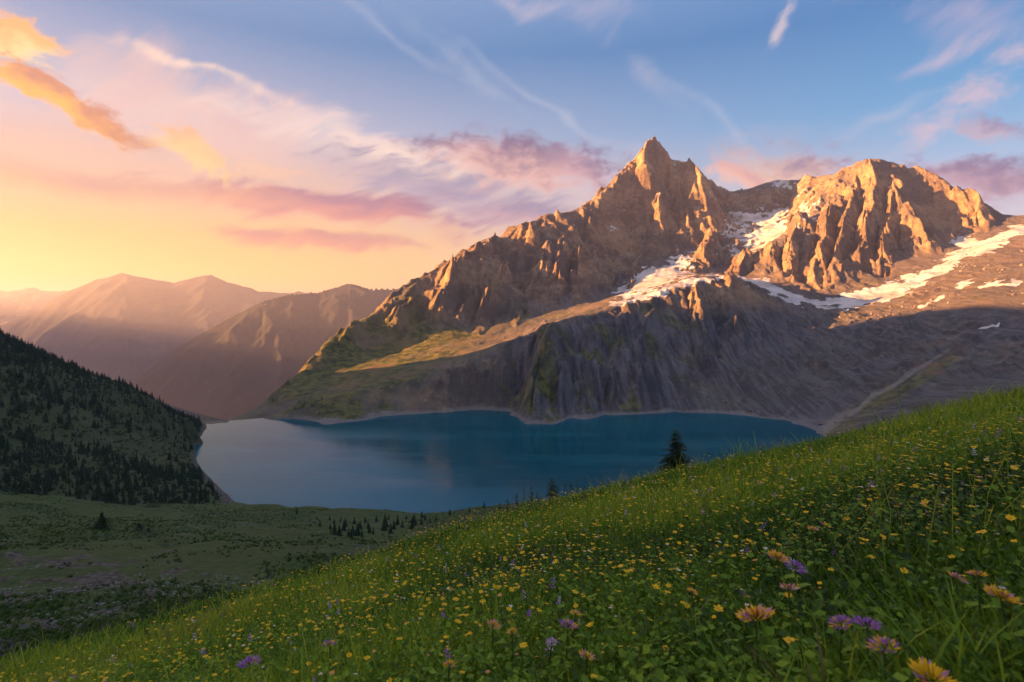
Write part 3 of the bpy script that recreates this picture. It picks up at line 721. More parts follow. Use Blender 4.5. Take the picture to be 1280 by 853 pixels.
def build_near():
    # meadow, round the camera
    az = np.concatenate([np.linspace(-62, 62, 420)[:-1], np.linspace(62, 298, 110)])
    r = np.concatenate([[0.02], np.geomspace(.25, 170, 330)])
    A, Rr = np.meshgrid(np.radians(az), r); X = (np.sin(A) * Rr); Y = np.cos(A) * Rr
    Z = meadow_z(X, Y)
    grid_obj('meadow', X, Y, Z, ground_material())
    # valley floor
    t = np.linspace(-1.6, .9, 360); y = np.geomspace(60, 560, 320)
    T, Y = np.meshgrid(t, y); X = T * Y; Z = valley_z(X, Y)
    PX = HX + F * T; PY = HY - F * Z / Y
    mk = sstep(420, 120, PX) * sstep(660, 705, PY) * .26 + .17 + .06 * sstep(560, 300, PX)
    grid_obj('valley_floor', X, Y, Z, valley_material('valley_ground'), {'mask': mk.astype(f32)})
    # slope that carries the meadow's far side down to the water
    t = np.linspace(-.2, 2.2, 160); y = np.geomspace(120, 620, 120)
    T, Y = np.meshgrid(t, y); X = T * Y
    Z = meadow_z(X, Y) - .4
    grid_obj('lower_slope', X, Y, Z, valley_material('slope_ground'), {'mask': np.full(X.shape, .1, f32)})
    # hillside on the left
    x = np.linspace(-1500, -180, 330); y = np.linspace(-620, 1250, 400)
    X, Y = np.meshgrid(x, y); Z = hill_z(X, Y)
    mk = .10 + .22 * sstep(-.2, .4, fbm(X, Y, 120, 3, .5, 6)) + .5 * sstep(LAKE + 4, LAKE + 2, Z)
    grid_obj('hillside', X, Y, Z, valley_material('hillside_ground', True), {'mask': mk.astype(f32)})
build_near()


# ------------------------------------------------------------------ plants: materials
def leaf_material(name, stops, trans=.3, rough=.6, spec=.15):
    """two-sided leaf whose own colour runs along the attribute 'tint'"""
    m, t, b = material(name)
    a = t.attr('tint').outputs['Fac']
    n = t.new('ShaderNodeValToRGB'); cr = n.color_ramp
    for i, (p, c) in enumerate(stops):
        e = cr.elements[i] if i < 2 else cr.elements.new(p)
        e.position = p; e.color = c + (1,)
    t.put(n.inputs[0], a)
    b.inputs['Roughness'].default_value = rough; b.inputs['Specular IOR Level'].default_value = spec
    t.put(b.inputs['Base Color'], n.outputs[0])
    if trans:
        tr = t.new('ShaderNodeBsdfTranslucent'); t.put(tr.inputs[0], n.outputs[0])
        mx = t.new('ShaderNodeMixShader'); mx.inputs[0].default_value = trans
        t.l.new(b.outputs[0], mx.inputs[1]); t.l.new(tr.outputs[0], mx.inputs[2])
        t.l.new(mx.outputs[0], m.node_tree.nodes['Material Output'].inputs['Surface'])
    return m
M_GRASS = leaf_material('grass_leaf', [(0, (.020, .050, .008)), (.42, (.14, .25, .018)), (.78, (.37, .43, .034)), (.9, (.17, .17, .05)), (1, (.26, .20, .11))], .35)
M_TUSS = leaf_material('turf_leaf', [(0, (.009, .022, .005)), (.5, (.036, .076, .011)), (1, (.10, .16, .025))], .25)
M_NEEDLE = leaf_material('spruce_needles', [(0, (.014, .025, .012)), (.6, (.034, .054, .022)), (1, (.075, .095, .034))], .1)
M_BUSH = leaf_material('bush_leaves', [(0, (.016, .030, .012)), (1, (.062, .085, .028))], .2)
M_PETAL = leaf_material('petals', [(0, (.76, .44, .008)), (.25, (.80, .52, .02)), (.45, (.72, .34, .04)), (.55, (.62, .30, .32)), (.72, (.30, .10, .42)), (.85, (.42, .26, .50)), (1, (.72, .66, .62))], .25)
M_STEM = leaf_material('green_stem', [(0, (.035, .070, .018)), (1, (.09, .13, .035))], .1)
def bark_material():
    m, t, b = material('spruce_bark')
    n = t.noise(t.new('ShaderNodeTexCoord').outputs['Object'], 6, 4, .6)
    t.put(b.inputs['Base Color'], t.mix(n, (.035, .025, .02), (.11, .085, .065)))
    return m
M_BARK = bark_material()

class Shape:
    """collects quads and triangles (padded to quads-or-tris lists) with a tint per vertex"""
    def __init__(s): s.v = []; s.f = []; s.t = []
    def add(s, pts, faces, tint):
        o = len(s.v); s.v += [tuple(p) for p in pts]; s.t += (list(tint) if hasattr(tint, '__len__') else [tint] * len(pts))
        s.f += [tuple(o + i for i in f) for f in faces]
    def tube(s, path, rad, n=6, tint=.4):
        pts = []; fc = []
        for k, (p, r) in enumerate(zip(path, rad)):
            for j in range(n):
                a = 2 * math.pi * j / n
                pts.append((p[0] + r * math.cos(a), p[1] + r * math.sin(a), p[2]))
        for k in range(len(path) - 1):
            for j in range(n): fc.append((k * n + j, k * n + (j + 1) % n, (k + 1) * n + (j + 1) % n, (k + 1) * n + j))
        s.add(pts, fc, tint)
    def arrays(s):
        sizes = np.array([len(f) for f in s.f], np.int32)
        return np.array(s.v, f32), np.concatenate([np.array(f, np.int32) for f in s.f]), sizes, np.array(s.t, f32)
    def mesh(s, name, mat, smooth=False):
        v, l, z, t = s.arrays()
        return mesh_from(name, v, l, z, mat, smooth, {'tint': t})
def scatter_mesh(name, shapes, which, pos, rot, scl, dt, mat, tiltx=None, tilty=None):
    """one mesh holding many small copies (only for what is marked as stuff)"""
    VS, LS, ZS, TS = [], [], [], []; off = 0
    for k, sh in enumerate(shapes):
        idx = np.where(which == k)[0]
        if not len(idx): continue
        v, l, z, t = sh.arrays(); n = len(v)
        c, sn = np.cos(rot[idx])[:, None], np.sin(rot[idx])[:, None]
        sc = scl[idx][:, None]
        vx = (c * v[:, 0] - sn * v[:, 1]) * sc; vy = (sn * v[:, 0] + c * v[:, 1]) * sc; vz = v[None, :, 2] * sc
        if tiltx is not None:
            vx = vx + vz * tiltx[idx][:, None]; vy = vy + vz * tilty[idx][:, None]
        V = np.stack([vx + pos[idx, 0:1], vy + pos[idx, 1:2], vz + pos[idx, 2:3]], -1).reshape(-1, 3)
        VS.append(V); LS.append((l[None, :] + (np.arange(len(idx)) * n)[:, None] + off).ravel().astype(np.int32))
        ZS.append(np.tile(z, len(idx))); TS.append(np.clip(t[None, :] + dt[idx][:, None], 0, 1).ravel()); off += len(V)
    return mesh_from(name, np.concatenate(VS), np.concatenate(LS), np.concatenate(ZS), mat, False, {'tint': np.concatenate(TS)})

# ------------------------------------------------------------------ conifers
def small_conifer(rnd, layers=8, pts=9, wide=.24):
    """ragged conifer one metre tall: drooping, uneven whorls of boughs"""
    sh = Shape()
    for k in range(layers):
        u = k / (layers - 1)
        z0 = .06 + .86 * u; r = wide * (1 - u) ** .85 * (.85 + .3 * rnd.random()) + .018
        h = .13 * (1 - u) + .07
        ph = rnd.random() * 6.28; ring = []
        for j in range(pts):
            a = ph + 6.283 * j / pts + rnd.uniform(-.2, .2)
            for q, rr in ((0, rnd.uniform(.75, 1.2)), (.5, rnd.uniform(.3, .5))):
                b = a + q * 6.283 / pts
                ring.append((r * rr * math.cos(b), r * rr * math.sin(b), z0 - .05 * rr * (1 - u * .5) + rnd.uniform(-.012, .012)))
        n = len(ring)
        tin = [rnd.uniform(.15, .75) for _ in range(n)] + [.3]
        sh.add(ring + [(rnd.uniform(-.01, .01), rnd.uniform(-.01, .01), z0 + h)], [(j, (j + 1) % n, n) for j in range(n)], tin)
    return sh
_r = random.Random(3)
CONIFERS = [small_conifer(_r, l, p, w) for l, p, w in ((9, 7, .17), (7, 8, .27), (6, 8, .36), (8, 6, .22), (5, 9, .44), (10, 7, .20))]
CONIFER_ME = [c.mesh('conifer_tree', M_NEEDLE) for c in CONIFERS]
def tree_list(n, x0, x1, y0, y1, accept, zf, seed, hmin, hmax):
    rr = np.random.RandomState(seed)
    X = rr.uniform(x0, x1, n); Y = rr.uniform(y0, y1, n); Z = zf(X, Y)
    k = accept(X, Y, Z, rr)
    X, Y, Z = X[k], Y[k], Z[k]
    H = hmin + (hmax - hmin) * rr.rand(len(X)) ** 2
    return X, Y, Z, H, rr
def scrub(rnd):
    sh = Shape()
    for _ in range(26):
        a = rnd.random() * 6.283; q = rnd.random() ** .5 * .8; z = rnd.random() * .7 * (1 - q * .6)
        x, y = q * math.cos(a), q * math.sin(a); b = rnd.random() * 6.283; l = rnd.uniform(.25, .5)
        ex, ey = math.cos(b) * l, math.sin(b) * l
        sh.add([(x - ey * .4, y + ex * .4, z), (x + ex, y + ey, z + .1), (x + ey * .4, y - ex * .4, z + .05), (x, y, z + l * .9)], [(0, 1, 3), (1, 2, 3)], rnd.random())
    return sh
def tussock(rnd, n=14):
    sh = Shape()
    for _ in range(n):
        a = rnd.random() * 6.283; l = rnd.uniform(.3, .7); h = rnd.uniform(.35, .8); w = .09
        dx, dy = math.cos(a), math.sin(a); x, y = dx * .15, dy * .15
        sh.add([(x - dy * w, y + dx * w, -.05), (x + dy * w, y - dx * w, -.05), (x + dx * l * .6 + dy * w * .6, y + dy * l * .6 - dx * w * .6, h * .8), (x + dx * l, y + dy * l, h)], [(0, 1, 2), (0, 2, 3)], rnd.uniform(.1, .7))
    return sh
def build_hill_trees():
    def acc(X, Y, Z, rr):
        px = HX + F * X / Y; py = HY - F * Z / Y
        d = fbm(X.astype(f32), Y.astype(f32), 90, 4, .6, 6)
        dens = sstep(-.45, .22, d + .30 * sstep(560, 610, py) - .25 * sstep(120, 40, np.abs(py - 400 - .42 * px - 110)))
        dens = np.maximum(dens, .75 * sstep(55, 10, np.abs((py - 424) - .40 * px)))
        return (px > -30) & (px < 340) & (Z > LAKE + 3) & (rr.rand(len(X)) < dens) & (Z > valley_z(X, Y) - .5) & (X > -.95 * Y)
    X, Y, Z, H, rr = tree_list(22000, -720, -190, 330, 860, acc, lambda a, b: hill_z(a.astype(f32), b.astype(f32)), 5, 2.4, 10.5)
    big = np.argsort(-(H / Y)); px = HX + F * X / Y; py = HY - F * Z / Y
    top = [i for i in big if px[i] > 2][:230]
    for i in top:
        o = obj('conifer_tree', CONIFER_ME[i % 6]); o.location = (X[i], Y[i], Z[i] - .2); o.scale = (H[i],) * 3; o.rotation_euler.z = i
        tag(o, 'dark conifer standing among the many on the shaded left hillside', 'tree', 'dark conifers on the left hillside')
    rest = np.ones(len(X), bool); rest[top] = False; k = np.where(rest)[0]
    me = scatter_mesh('conifer_forest', CONIFERS, k % 6, np.stack([X[k], Y[k], Z[k] - .2], -1), rr.uniform(0, 6.28, len(k)), H[k], rr.uniform(-.3, .3, len(k)), M_NEEDLE)
    o = obj('conifer_forest', me); tag(o, 'dark conifer forest covering the shaded left hillside', 'forest', None, 'stuff')
    print('hill trees', len(X))
    # low scrub between the trees
    def acc2(X, Y, Z, rr):
        px = HX + F * X / Y
        d = fbm(X.astype(f32), Y.astype(f32), 50, 4, .6, 2)
        return (px > -30) & (px < 330) & (Z > LAKE + 4) & (rr.rand(len(X)) < sstep(-.4, .2, d)) & (Z > valley_z(X, Y) - .5) & (X > -.95 * Y)
    X, Y, Z, H, rr = tree_list(15000, -720, -190, 330, 860, acc2, lambda a, b: hill_z(a.astype(f32), b.astype(f32)), 15, .7, 2.4)
    sc_ = [scrub(_r) for _ in range(3)]
    me = scatter_mesh('hillside_undergrowth', sc_, np.arange(len(X)) % 3, np.stack([X, Y, Z - .1], -1), rr.uniform(0, 6.28, len(X)), H, rr.uniform(-.3, .3, len(X)), M_BUSH)
    tag(obj('hillside_undergrowth', me), 'low dark scrub between the conifers on the left hillside', 'undergrowth', None, 'stuff')
build_hill_trees()
def build_far_trees():
    # sparse forest on the lower left flank of the mountain, read off its own surface
    rr = np.random.RandomState(11)
    n = 60000
    i = rr.randint(0, MX.shape[0], n); j = rr.randint(0, MX.shape[1], n)
    X, Y, Z = MX[i, j], MY[i, j], MZ[i, j]
    px = HX + F * X / Y; py = HY - F * Z / Y
    d = fbm(X, Y, 110, 4, .6, 3)
    dens = sstep(-.05, .35, d + .3 * sstep(430, 480, py) - .3) * sstep(640, 480, px + (py - 440) * .9) * sstep(330, 400, py)
    k = (px > 325) & (Z > LAKE + 8) & (rr.rand(n) < dens) & (Y < 1700)
    X, Y, Z = X[k], Y[k], Z[k]
    s_ = [small_conifer(_r, 4, 5, w) for w in (.22, .28)]
    H = 3 + 5 * rr.rand(len(X)) ** 2
    me = scatter_mesh('far_forest', s_, np.arange(len(X)) % 2, np.stack([X, Y, Z - .3], -1), rr.uniform(0, 6.28, len(X)), H, rr.uniform(-.1, .5, len(X)), M_NEEDLE)
    tag(obj('far_forest', me), 'scattered conifer forest on the green lower flank of the mountain', 'forest', None, 'stuff')
    print('far trees', len(X))
build_far_trees()

def spruce_crown(rnd, H, whorls, radius):
    sh = Shape()
    for k in range(whorls):
        u = (k + rnd.random() * .6) / whorls; z = H * (.05 + .93 * u)
        nb = int(10 - 5 * u)
        for b in range(nb):
            a = rnd.random() * 6.283; L = radius * (1 - u) ** .62 * rnd.uniform(.6, 1.15) + .10
            dx, dy = math.cos(a), math.sin(a); up = rnd.uniform(-.05, .12) + .3 * u
            m = max(4, int(L / .09))
            for q in range(m):
                f = (q + .6) / m; ww = L * .34 * (1 - f * .75) + .04
                cx, cy = dx * L * f, dy * L * f; cz = z + L * (up * f - .38 * f * f)
                for sgn in (-1, 1):
                    an = a + sgn * rnd.uniform(.7, 1.15); l2 = ww * rnd.uniform(.7, 1.2); w2 = .035 + .02 * rnd.random()
                    ex, ey = math.cos(an) * l2, math.sin(an) * l2; nx, ny = -math.sin(an) * w2, math.cos(an) * w2
                    dz = -rnd.uniform(.1, .4) * l2
                    tn = rnd.uniform(0, .8)
                    sh.add([(cx - nx, cy - ny, cz), (cx + nx, cy + ny, cz + .01), (cx + ex + nx * .5, cy + ey + ny * .5, cz + dz), (cx + ex - nx * .5, cy + ey - ny * .5, cz + dz - .02)], [(0, 1, 2, 3)], tn)
    for q in range(10):
        a = rnd.random() * 6.28
        sh.add([(-.02, 0, H * .95), (.02, 0, H * .95), (math.cos(a) * .06, math.sin(a) * .06, H * (.97 + .003 * q))], [(0, 1, 2)], .5)
    return sh
def make_spruce(name, label, loc, H, radius, whorls, seed, group=None):
    rnd = random.Random(seed)
    root = obj(name, None); root.location = loc; tag(root, label, 'tree', group)
    tr = Shape(); tr.tube([(0, 0, -.3), (.01, 0, H * .5), (0, 0, H * .98)], [H * .018, H * .011, .006], 7)
    obj('trunk', tr.mesh('trunk', M_BARK, True), root)
    obj('crown', spruce_crown(rnd, H, whorls, radius).mesh('crown', M_NEEDLE), root)
    return root
def leafy_bush(rnd, H, W, n, leaf):
    sh = Shape()
    for _ in range(n):
        a = rnd.random() * 6.283; q = rnd.random() ** .5; z = rnd.random() ** .8
        prof = math.sin(min(1, z * .9 + .25) * math.pi) ** .6
        lob = 1 + .25 * math.sin(3 * a + 1) + .15 * math.sin(5 * a)
        x, y = W * prof * q * lob * math.cos(a), W * prof * q * lob * math.sin(a); zz = H * z * (1.05 - .3 * q + .1 * math.sin(4 * a))
        b = rnd.random() * 6.283; e = rnd.uniform(-.6, .6); l = leaf * rnd.uniform(.6, 1.4)
        ex, ey, ez = math.cos(b) * l, math.sin(b) * l, e * l; nx, ny = -math.sin(b) * l * .4, math.cos(b) * l * .4
        sh.add([(x, y, zz), (x + ex * .5 + nx, y + ey * .5 + ny, zz + ez * .5 + .2 * l), (x + ex, y + ey, zz + ez), (x + ex * .5 - nx, y + ey * .5 - ny, zz + ez * .5 - .1 * l)], [(0, 1, 2, 3)], rnd.random())
    return sh
def ground_hit(px, py, zf, y0=20, y1=700):
    """first point where the view line of a photo pixel meets the surface"""
    Y = np.geomspace(y0, y1, 4000).astype(f32); X = (px - HX) / F * Y
    d = (HY - py) / F * Y - zf(X, Y)
    k = np.argmax(d < 0)
    return float(X[k]), float(Y[k]), float(zf(X[k:k + 1], Y[k:k + 1])[0])
def valley_or_meadow(X, Y): return np.maximum(meadow_z(X, Y), valley_z(X, Y))
def build_near_trees():
    # the one tall spruce at the meadow's edge
    Y = 62.0; X = (845 - HX) / F * Y; z = float(meadow_z(np.array([X]), np.array([Y]))[0])
    make_spruce('spruce_tree', 'lone dark spruce rising past the meadow edge against the lake', (X, Y, z), (HY - 536) / F * Y - z, 2.5, 48, 5)
    # saplings half hidden behind the crest to its left
    rnd = random.Random(8)
    for n_, (px, top) in enumerate([(646, 617), (655, 610), (664, 608), (672, 614), (690, 597), (697, 607), (706, 604), (714, 602), (722, 600), (731, 607), (742, 606), (752, 601), (761, 604), (780, 601), (790, 606), (625, 628), (634, 624), (812, 598)]):
        Y = 60 + rnd.uniform(-8, 22); X = (px - HX) / F * Y; z = float(meadow_z(np.array([X]), np.array([Y]))[0])
        H = max(.8, (HY - top) / F * Y - z)
        if px in (690, 752):
            make_spruce('spruce_sapling', 'bushy young spruce, %s of the saplings behind the meadow crest' % ('tallest and darkest' if px == 690 else 'widest at the right end'), (X, Y, z), H, .95, 22, px, 'saplings behind the meadow crest')
        else:
            make_spruce('spruce_sapling', 'thin sapling showing its tip over the meadow crest left of the lone spruce', (X, Y, z), H, .6, 14, px, 'saplings behind the meadow crest')
    # young conifers on the grassy step above the water
    rnd = random.Random(21); k = 0
    spots = [(402, 658), (412, 661), (420, 668), (428, 664), (436, 671), (444, 668), (452, 672), (460, 666), (468, 668), (477, 664), (486, 667), (495, 662), (503, 660), (512, 661), (520, 657), (529, 656), (538, 654), (546, 652),
             (398, 650), (410, 650), (424, 652), (440, 655), (455, 654), (470, 652), (488, 650), (506, 649), (525, 647), (418, 655), (432, 659), (447, 662), (463, 661), (480, 659), (497, 656), (515, 653), (533, 650), (424, 670), (441, 673), (448, 670), (372, 643), (356, 644), (565, 644), (585, 640), (604, 635)]
    for px, py in spots:
        px += rnd.uniform(-3, 3); X, Y, z = ground_hit(px, py, valley_or_meadow, 90)
        h = rnd.uniform(8, 15) * (1.25 if 415 < px < 520 and py > 655 else .7)
        o = obj('young_conifer', CONIFER_ME[(0, 1, 3, 5)[k % 4]]); k += 1
        o.location = (X, Y, z - .2); H = h / F * Y; o.scale = (H * 1.25, H * 1.25, H); o.rotation_euler.z = k
        tag(o, 'young dark conifer in the clump on the grassy step above the lake', 'tree', 'young conifers on the step above the lake')
    # dark bushes out on the valley floor
    def bush(px, py, hp, wp, label):
        X, Y, z = ground_hit(px, py, valley_z, 70)
        H = hp / F * Y; W = wp / F * Y / 2; rnd = random.Random(px)
        r = obj('bush', None); r.location = (X, Y, z - .1); tag(r, label, 'bush')
        obj('foliage', leafy_bush(rnd, H, W, 1500, H * .09).mesh('foliage', M_BUSH), r)
        st = Shape()
        for q in range(4): st.tube([(0, 0, -.2), (W * .3 * math.cos(q * 1.6), W * .3 * math.sin(q * 1.6), H * .6)], [H * .025, H * .01], 5)
        obj('stem', st.mesh('stem', M_BARK), r)
    bush(127, 663, 22, 19, 'tall rounded dark bush, leftmost on the valley floor')
    bush(174, 664, 11, 13, 'small pointed bush above the low spreading thicket')
    bush(186, 672, 12, 64, 'low wide dark thicket spreading across the valley grass')
    bush(206, 682, 7, 36, 'flat dark thicket below the wide one on the valley floor')
    bush(192, 634, 8, 22, 'small dark bush at the foot of the wooded hillside')
build_near_trees()

# ------------------------------------------------------------------ stones of the valley floor
def build_stones():
    m, t, b = material('pale_stone')
    n = t.noise(t.new('ShaderNodeTexCoord').outputs['Object'], 1.5, 4, .6)
    t.put(b.inputs['Base Color'], t.mix(n, (.09, .085, .085), (.24, .23, .225)))
    rr = np.random.RandomState(4)
    shapes = []
    for k in range(5):
        bm = bmesh.new(); bmesh.ops.create_icosphere(bm, subdivisions=1, radius=.5)
        sh = Shape()
        for v in bm.verts: v.co *= .65 + .6 * rr.rand(); v.co.z *= .6
        bm.verts.index_update()
        sh.add([tuple(v.co) for v in bm.verts], [tuple(v.index for v in f.verts) for f in bm.faces], .5); bm.free(); shapes.append(sh)
    n = 26000
    t_ = rr.uniform(-.95, 0, n); Y = np.exp(rr.uniform(np.log(85), np.log(440), n)); X = t_ * Y
    Z = valley_z(X, Y); px = HX + F * t_; py = HY - F * Z / Y
    d = fbm(X.astype(f32), Y.astype(f32), 40, 4, .6, 7)
    dens = sstep(.0, .5, d + .35 * sstep(300, 60, px) * sstep(680, 730, py) - .1)
    k = (rr.rand(n) < dens) & (Z > meadow_z(X, Y) - .3)
    X, Y, Z = X[k], Y[k], Z[k]; S_ = .25 + .9 * rr.rand(len(X)) ** 4
    me = scatter_mesh('stone_gravel', shapes, np.arange(len(X)) % 5, np.stack([X, Y, Z], -1), rr.uniform(0, 6.28, len(X)), S_, np.zeros(len(X)), m)
    n = 60000
    t_ = rr.uniform(-1.0, .15, n); Y = np.exp(rr.uniform(np.log(85), np.log(470), n)); X = t_ * Y; Z = valley_z(X, Y)
    d = fbm(X.astype(f32), Y.astype(f32), 30, 4, .6, 4)
    px = HX + F * t_; py = HY - F * Z / Y
    k = (rr.rand(n) < sstep(-.3, .35, d - .3 * sstep(300, 60, px) * sstep(680, 730, py))) & (Z > meadow_z(X, Y) - .3) & (Z > LAKE + 1.5)
    X, Y, Z, d = X[k], Y[k], Z[k], d[k]
    ts = [tussock(_r) for _ in range(4)]
    tm = scatter_mesh('valley_tussocks', ts, np.arange(len(X)) % 4, np.stack([X, Y, Z], -1), rr.uniform(0, 6.28, len(X)), (.35 + .9 * rr.rand(len(X)) ** 2), np.clip(.25 * d / .3, -.3, .3) + rr.uniform(-.2, .2, len(X)), M_TUSS)
    tag(obj('valley_tussocks', tm), 'rough dark and light green turf covering the valley floor', 'turf', None, 'stuff')
    tag(obj('stone_gravel', me), 'pale stones strewn over the dark valley floor', 'stones', None, 'stuff')
build_stones()

def build_boulders():
    m, t, b = material('boulder_rock')
    co = t.new('ShaderNodeTexCoord').outputs['Object']
    t.put(b.inputs['Base Color'], t.mix(t.noise(co, .2, 4, .6), (.085, .072, .072), (.24, .205, .195)))
    rr = np.random.RandomState(41); shapes = []
    for k in range(6):
        bm = bmesh.new(); bmesh.ops.create_icosphere(bm, subdivisions=1, radius=.5); sh = Shape()
        for v in bm.verts: v.co *= .6 + .7 * rr.rand()
        sh.add([tuple(v.co) for v in bm.verts], [tuple(v.index for v in f.verts) for f in bm.faces], .5); bm.free(); shapes.append(sh)
    n = 90000
    i = rr.randint(0, MX.shape[0], n); j = rr.randint(0, MX.shape[1], n); X, Y, Z = MX[i, j], MY[i, j], MZ[i, j]
    px = HX + F * X / Y; py = HY - F * Z / Y
    d = fbm(X, Y, 90, 4, .65, 2)
    dens = sstep(870, 960, px) * sstep(372, 395, py) * sstep(540, 500, py) * sstep(.0, .45, d) + .5 * sstep(1090, 1150, px) * sstep(300, 330, py) * sstep(.05, .4, d) * sstep(400, 390, py)
    k = (rr.rand(n) < dens * .6) & (Z > LAKE + 4) & (Y < 1750)
    X, Y, Z = X[k], Y[k], Z[k]; S_ = 1.6 + 7.5 * rr.rand(len(X)) ** 4
    me = scatter_mesh('boulder_rubble', shapes, np.arange(len(X)) % 6, np.stack([X, Y, Z], -1), rr.uniform(0, 6.28, len(X)), S_, np.zeros(len(X)), m)
    tag(obj('boulder_rubble', me), 'grey boulders strewn over the shaded slope right of the lake', 'boulders', None, 'stuff')
    print('boulders', len(X))
build_boulders()

# ------------------------------------------------------------------ grass
def clump(X, Y): return fbm(np.asarray(X, f32), np.asarray(Y, f32), 1.6, 4, .6, 6)
def build_grass():
    rr = np.random.RandomState(12)
    n = 330000
    az = np.radians(np.concatenate([rr.uniform(-49, 49, n - 80000), rr.uniform(49, 78, 50000), rr.uniform(-72, -49, 30000)])); r = np.exp(rr.uniform(np.log(.55), np.log(48), n))
    X = np.sin(az) * r; Y = np.cos(az) * r; Z = meadow_z(X, Y)
    c = clump(X, Y)
    H = (.10 + .13 * rr.rand(n) ** 1.4) * (1 + .9 * c) * np.clip(.62 + r * .06, .62, 1.3)
    H *= 1 + .35 * fbm(X.astype(f32), Y.astype(f32), 5, 3, .5, 4)
    H = np.clip(H, .05, .42)
    tall = rr.rand(n) < .03; H[tall] *= 1.7
    wd = np.maximum(.0028 + .003 * rr.rand(n), r * .00085)
    dr = rr.uniform(0, 6.283, n); lean = H * rr.uniform(.1, .75, n)
    lx, ly = np.cos(dr) * lean, np.sin(dr) * lean
    ta = rr.uniform(0, 6.283, n); sx_, sy_ = np.cos(ta) * wd, np.sin(ta) * wd
    P = np.stack([X, Y, Z - .02], -1)
    seg = [(0, 1.0), (.4, .9), (.75, .6)]
    V = np.empty((n, 7, 3), f32)
    for q, (u, w) in enumerate(seg):
        cx = P[:, 0] + lx * u * u; cy = P[:, 1] + ly * u * u; cz = P[:, 2] + H * (u - .12 * u * u)
        V[:, 2 * q] = np.stack([cx - sx_ * w, cy - sy_ * w, cz], -1); V[:, 2 * q + 1] = np.stack([cx + sx_ * w, cy + sy_ * w, cz], -1)
    V[:, 6] = np.stack([P[:, 0] + lx, P[:, 1] + ly, P[:, 2] + H * .9], -1)
    base = (np.arange(n) * 7)[:, None]
    L = (np.array([0, 1, 3, 2, 2, 3, 5, 4, 4, 5, 6])[None] + base).ravel()
    zs = np.tile(np.array([4, 4, 3], np.int32), n)
    big = fbm(X.astype(f32), Y.astype(f32), 6, 3, .5, 1)
    tint = np.clip(.36 + .42 * (rr.rand(n) - .5) + .46 * c + .75 * big + .05 * np.clip((r - 5) / 10, -.5, 1), 0, .84)
    dry = rr.rand(n) < .05; tint[dry] = rr.uniform(.82, 1, dry.sum())
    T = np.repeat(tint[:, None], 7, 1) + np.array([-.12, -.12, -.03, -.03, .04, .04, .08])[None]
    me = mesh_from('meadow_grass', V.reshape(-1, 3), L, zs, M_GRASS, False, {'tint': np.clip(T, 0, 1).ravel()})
    tag(obj('meadow_grass', me), 'thick green mountain grass over the foreground slope', 'grass', None, 'stuff')
    # seed heads and dead stalks standing above the rest
    n = 2600
    az = np.radians(rr.uniform(-47, 47, n)); r = np.exp(rr.uniform(np.log(1.0), np.log(30), n)); X = np.sin(az) * r; Y = np.cos(az) * r
    k = rr.rand(n) < sstep(-.2, .4, clump(X + 9, Y - 7)); X, Y, r = X[k], Y[k], r[k]
    def stalk(rnd):
        sh = Shape(); lx = rnd.uniform(-.12, .12); ly = rnd.uniform(-.12, .12); w = .0016; q = [(0, 0, 0), (lx * .3, ly * .3, .2), (lx, ly, .38)]
        for a, b in zip(q[:-1], q[1:]): sh.add([(a[0] - w, a[1], a[2]), (a[0] + w, a[1], a[2]), (b[0] + w, b[1], b[2]), (b[0] - w, b[1], b[2])], [(0, 1, 2, 3)], .86)
        for j in range(14):
            u = j / 14; c = (lx * (.72 + .28 * u), ly * (.72 + .28 * u), .28 + .10 * u); an = j * 2.4; l = .012 * (1.2 - u)
            sh.add([c, (c[0] + math.cos(an) * l + .002, c[1] + math.sin(an) * l, c[2] + .010), (c[0] + math.cos(an) * l, c[1] + math.sin(an) * l + .003, c[2] + .016)], [(0, 1, 2)], .95)
        return sh
    rnd = random.Random(2)
    me = scatter_mesh('seed_grass', [stalk(rnd) for _ in range(5)], np.arange(len(X)) % 5, np.stack([X, Y, meadow_z(X, Y)], -1), rr.uniform(0, 6.28, len(X)), rr.uniform(.6, 1.15, len(X)) * np.clip(.8 + r * .02, .8, 1.3), rr.uniform(-.25, .05, len(X)), M_GRASS, rr.uniform(-.3, .3, len(X)), rr.uniform(-.3, .3, len(X)))
    tag(obj('seed_grass', me), 'thin dry stalks with seed heads standing above the meadow grass', 'grass', None, 'stuff')
    # broad leaves low in the sward
    n = 130000
    az = np.radians(rr.uniform(-54, 62, n)); r = np.exp(rr.uniform(np.log(.6), np.log(22), n))
    X = np.sin(az) * r; Y = np.cos(az) * r; c = clump(X + 40, Y)
    Z = meadow_z(X, Y) + rr.uniform(.01, .16, n) * (1 + .5 * c)
    l = np.maximum(.012 + .022 * rr.rand(n) ** 1.5, r * .0022); a = rr.uniform(0, 6.283, n); e = rr.uniform(-.3, .8, n)
    ex, ey, ez = np.cos(a) * l, np.sin(a) * l, e * l; w = rr.uniform(.22, .48, n); nx, ny = -np.sin(a) * l * w, np.cos(a) * l * w; nz = rr.uniform(-.25, .25, n) * l
    V = np.empty((n, 4, 3), f32)
    V[:, 0] = np.stack([X, Y, Z], -1); V[:, 1] = np.stack([X + ex * .55 + nx, Y + ey * .55 + ny, Z + ez * .6 + nz], -1)
    V[:, 2] = np.stack([X + ex, Y + ey, Z + ez * .85], -1); V[:, 3] = np.stack([X + ex * .55 - nx, Y + ey * .55 - ny, Z + ez * .6 - nz], -1)
    tint = np.clip(.27 + .5 * (rr.rand(n) - .5) + .4 * c + .6 * fbm(X.astype(f32), Y.astype(f32), 6, 3, .5, 1), 0, .8)
    me = mesh_from('meadow_herbs', V.reshape(-1, 3), np.arange(n * 4), 4, M_GRASS, False, {'tint': np.repeat(tint, 4)})
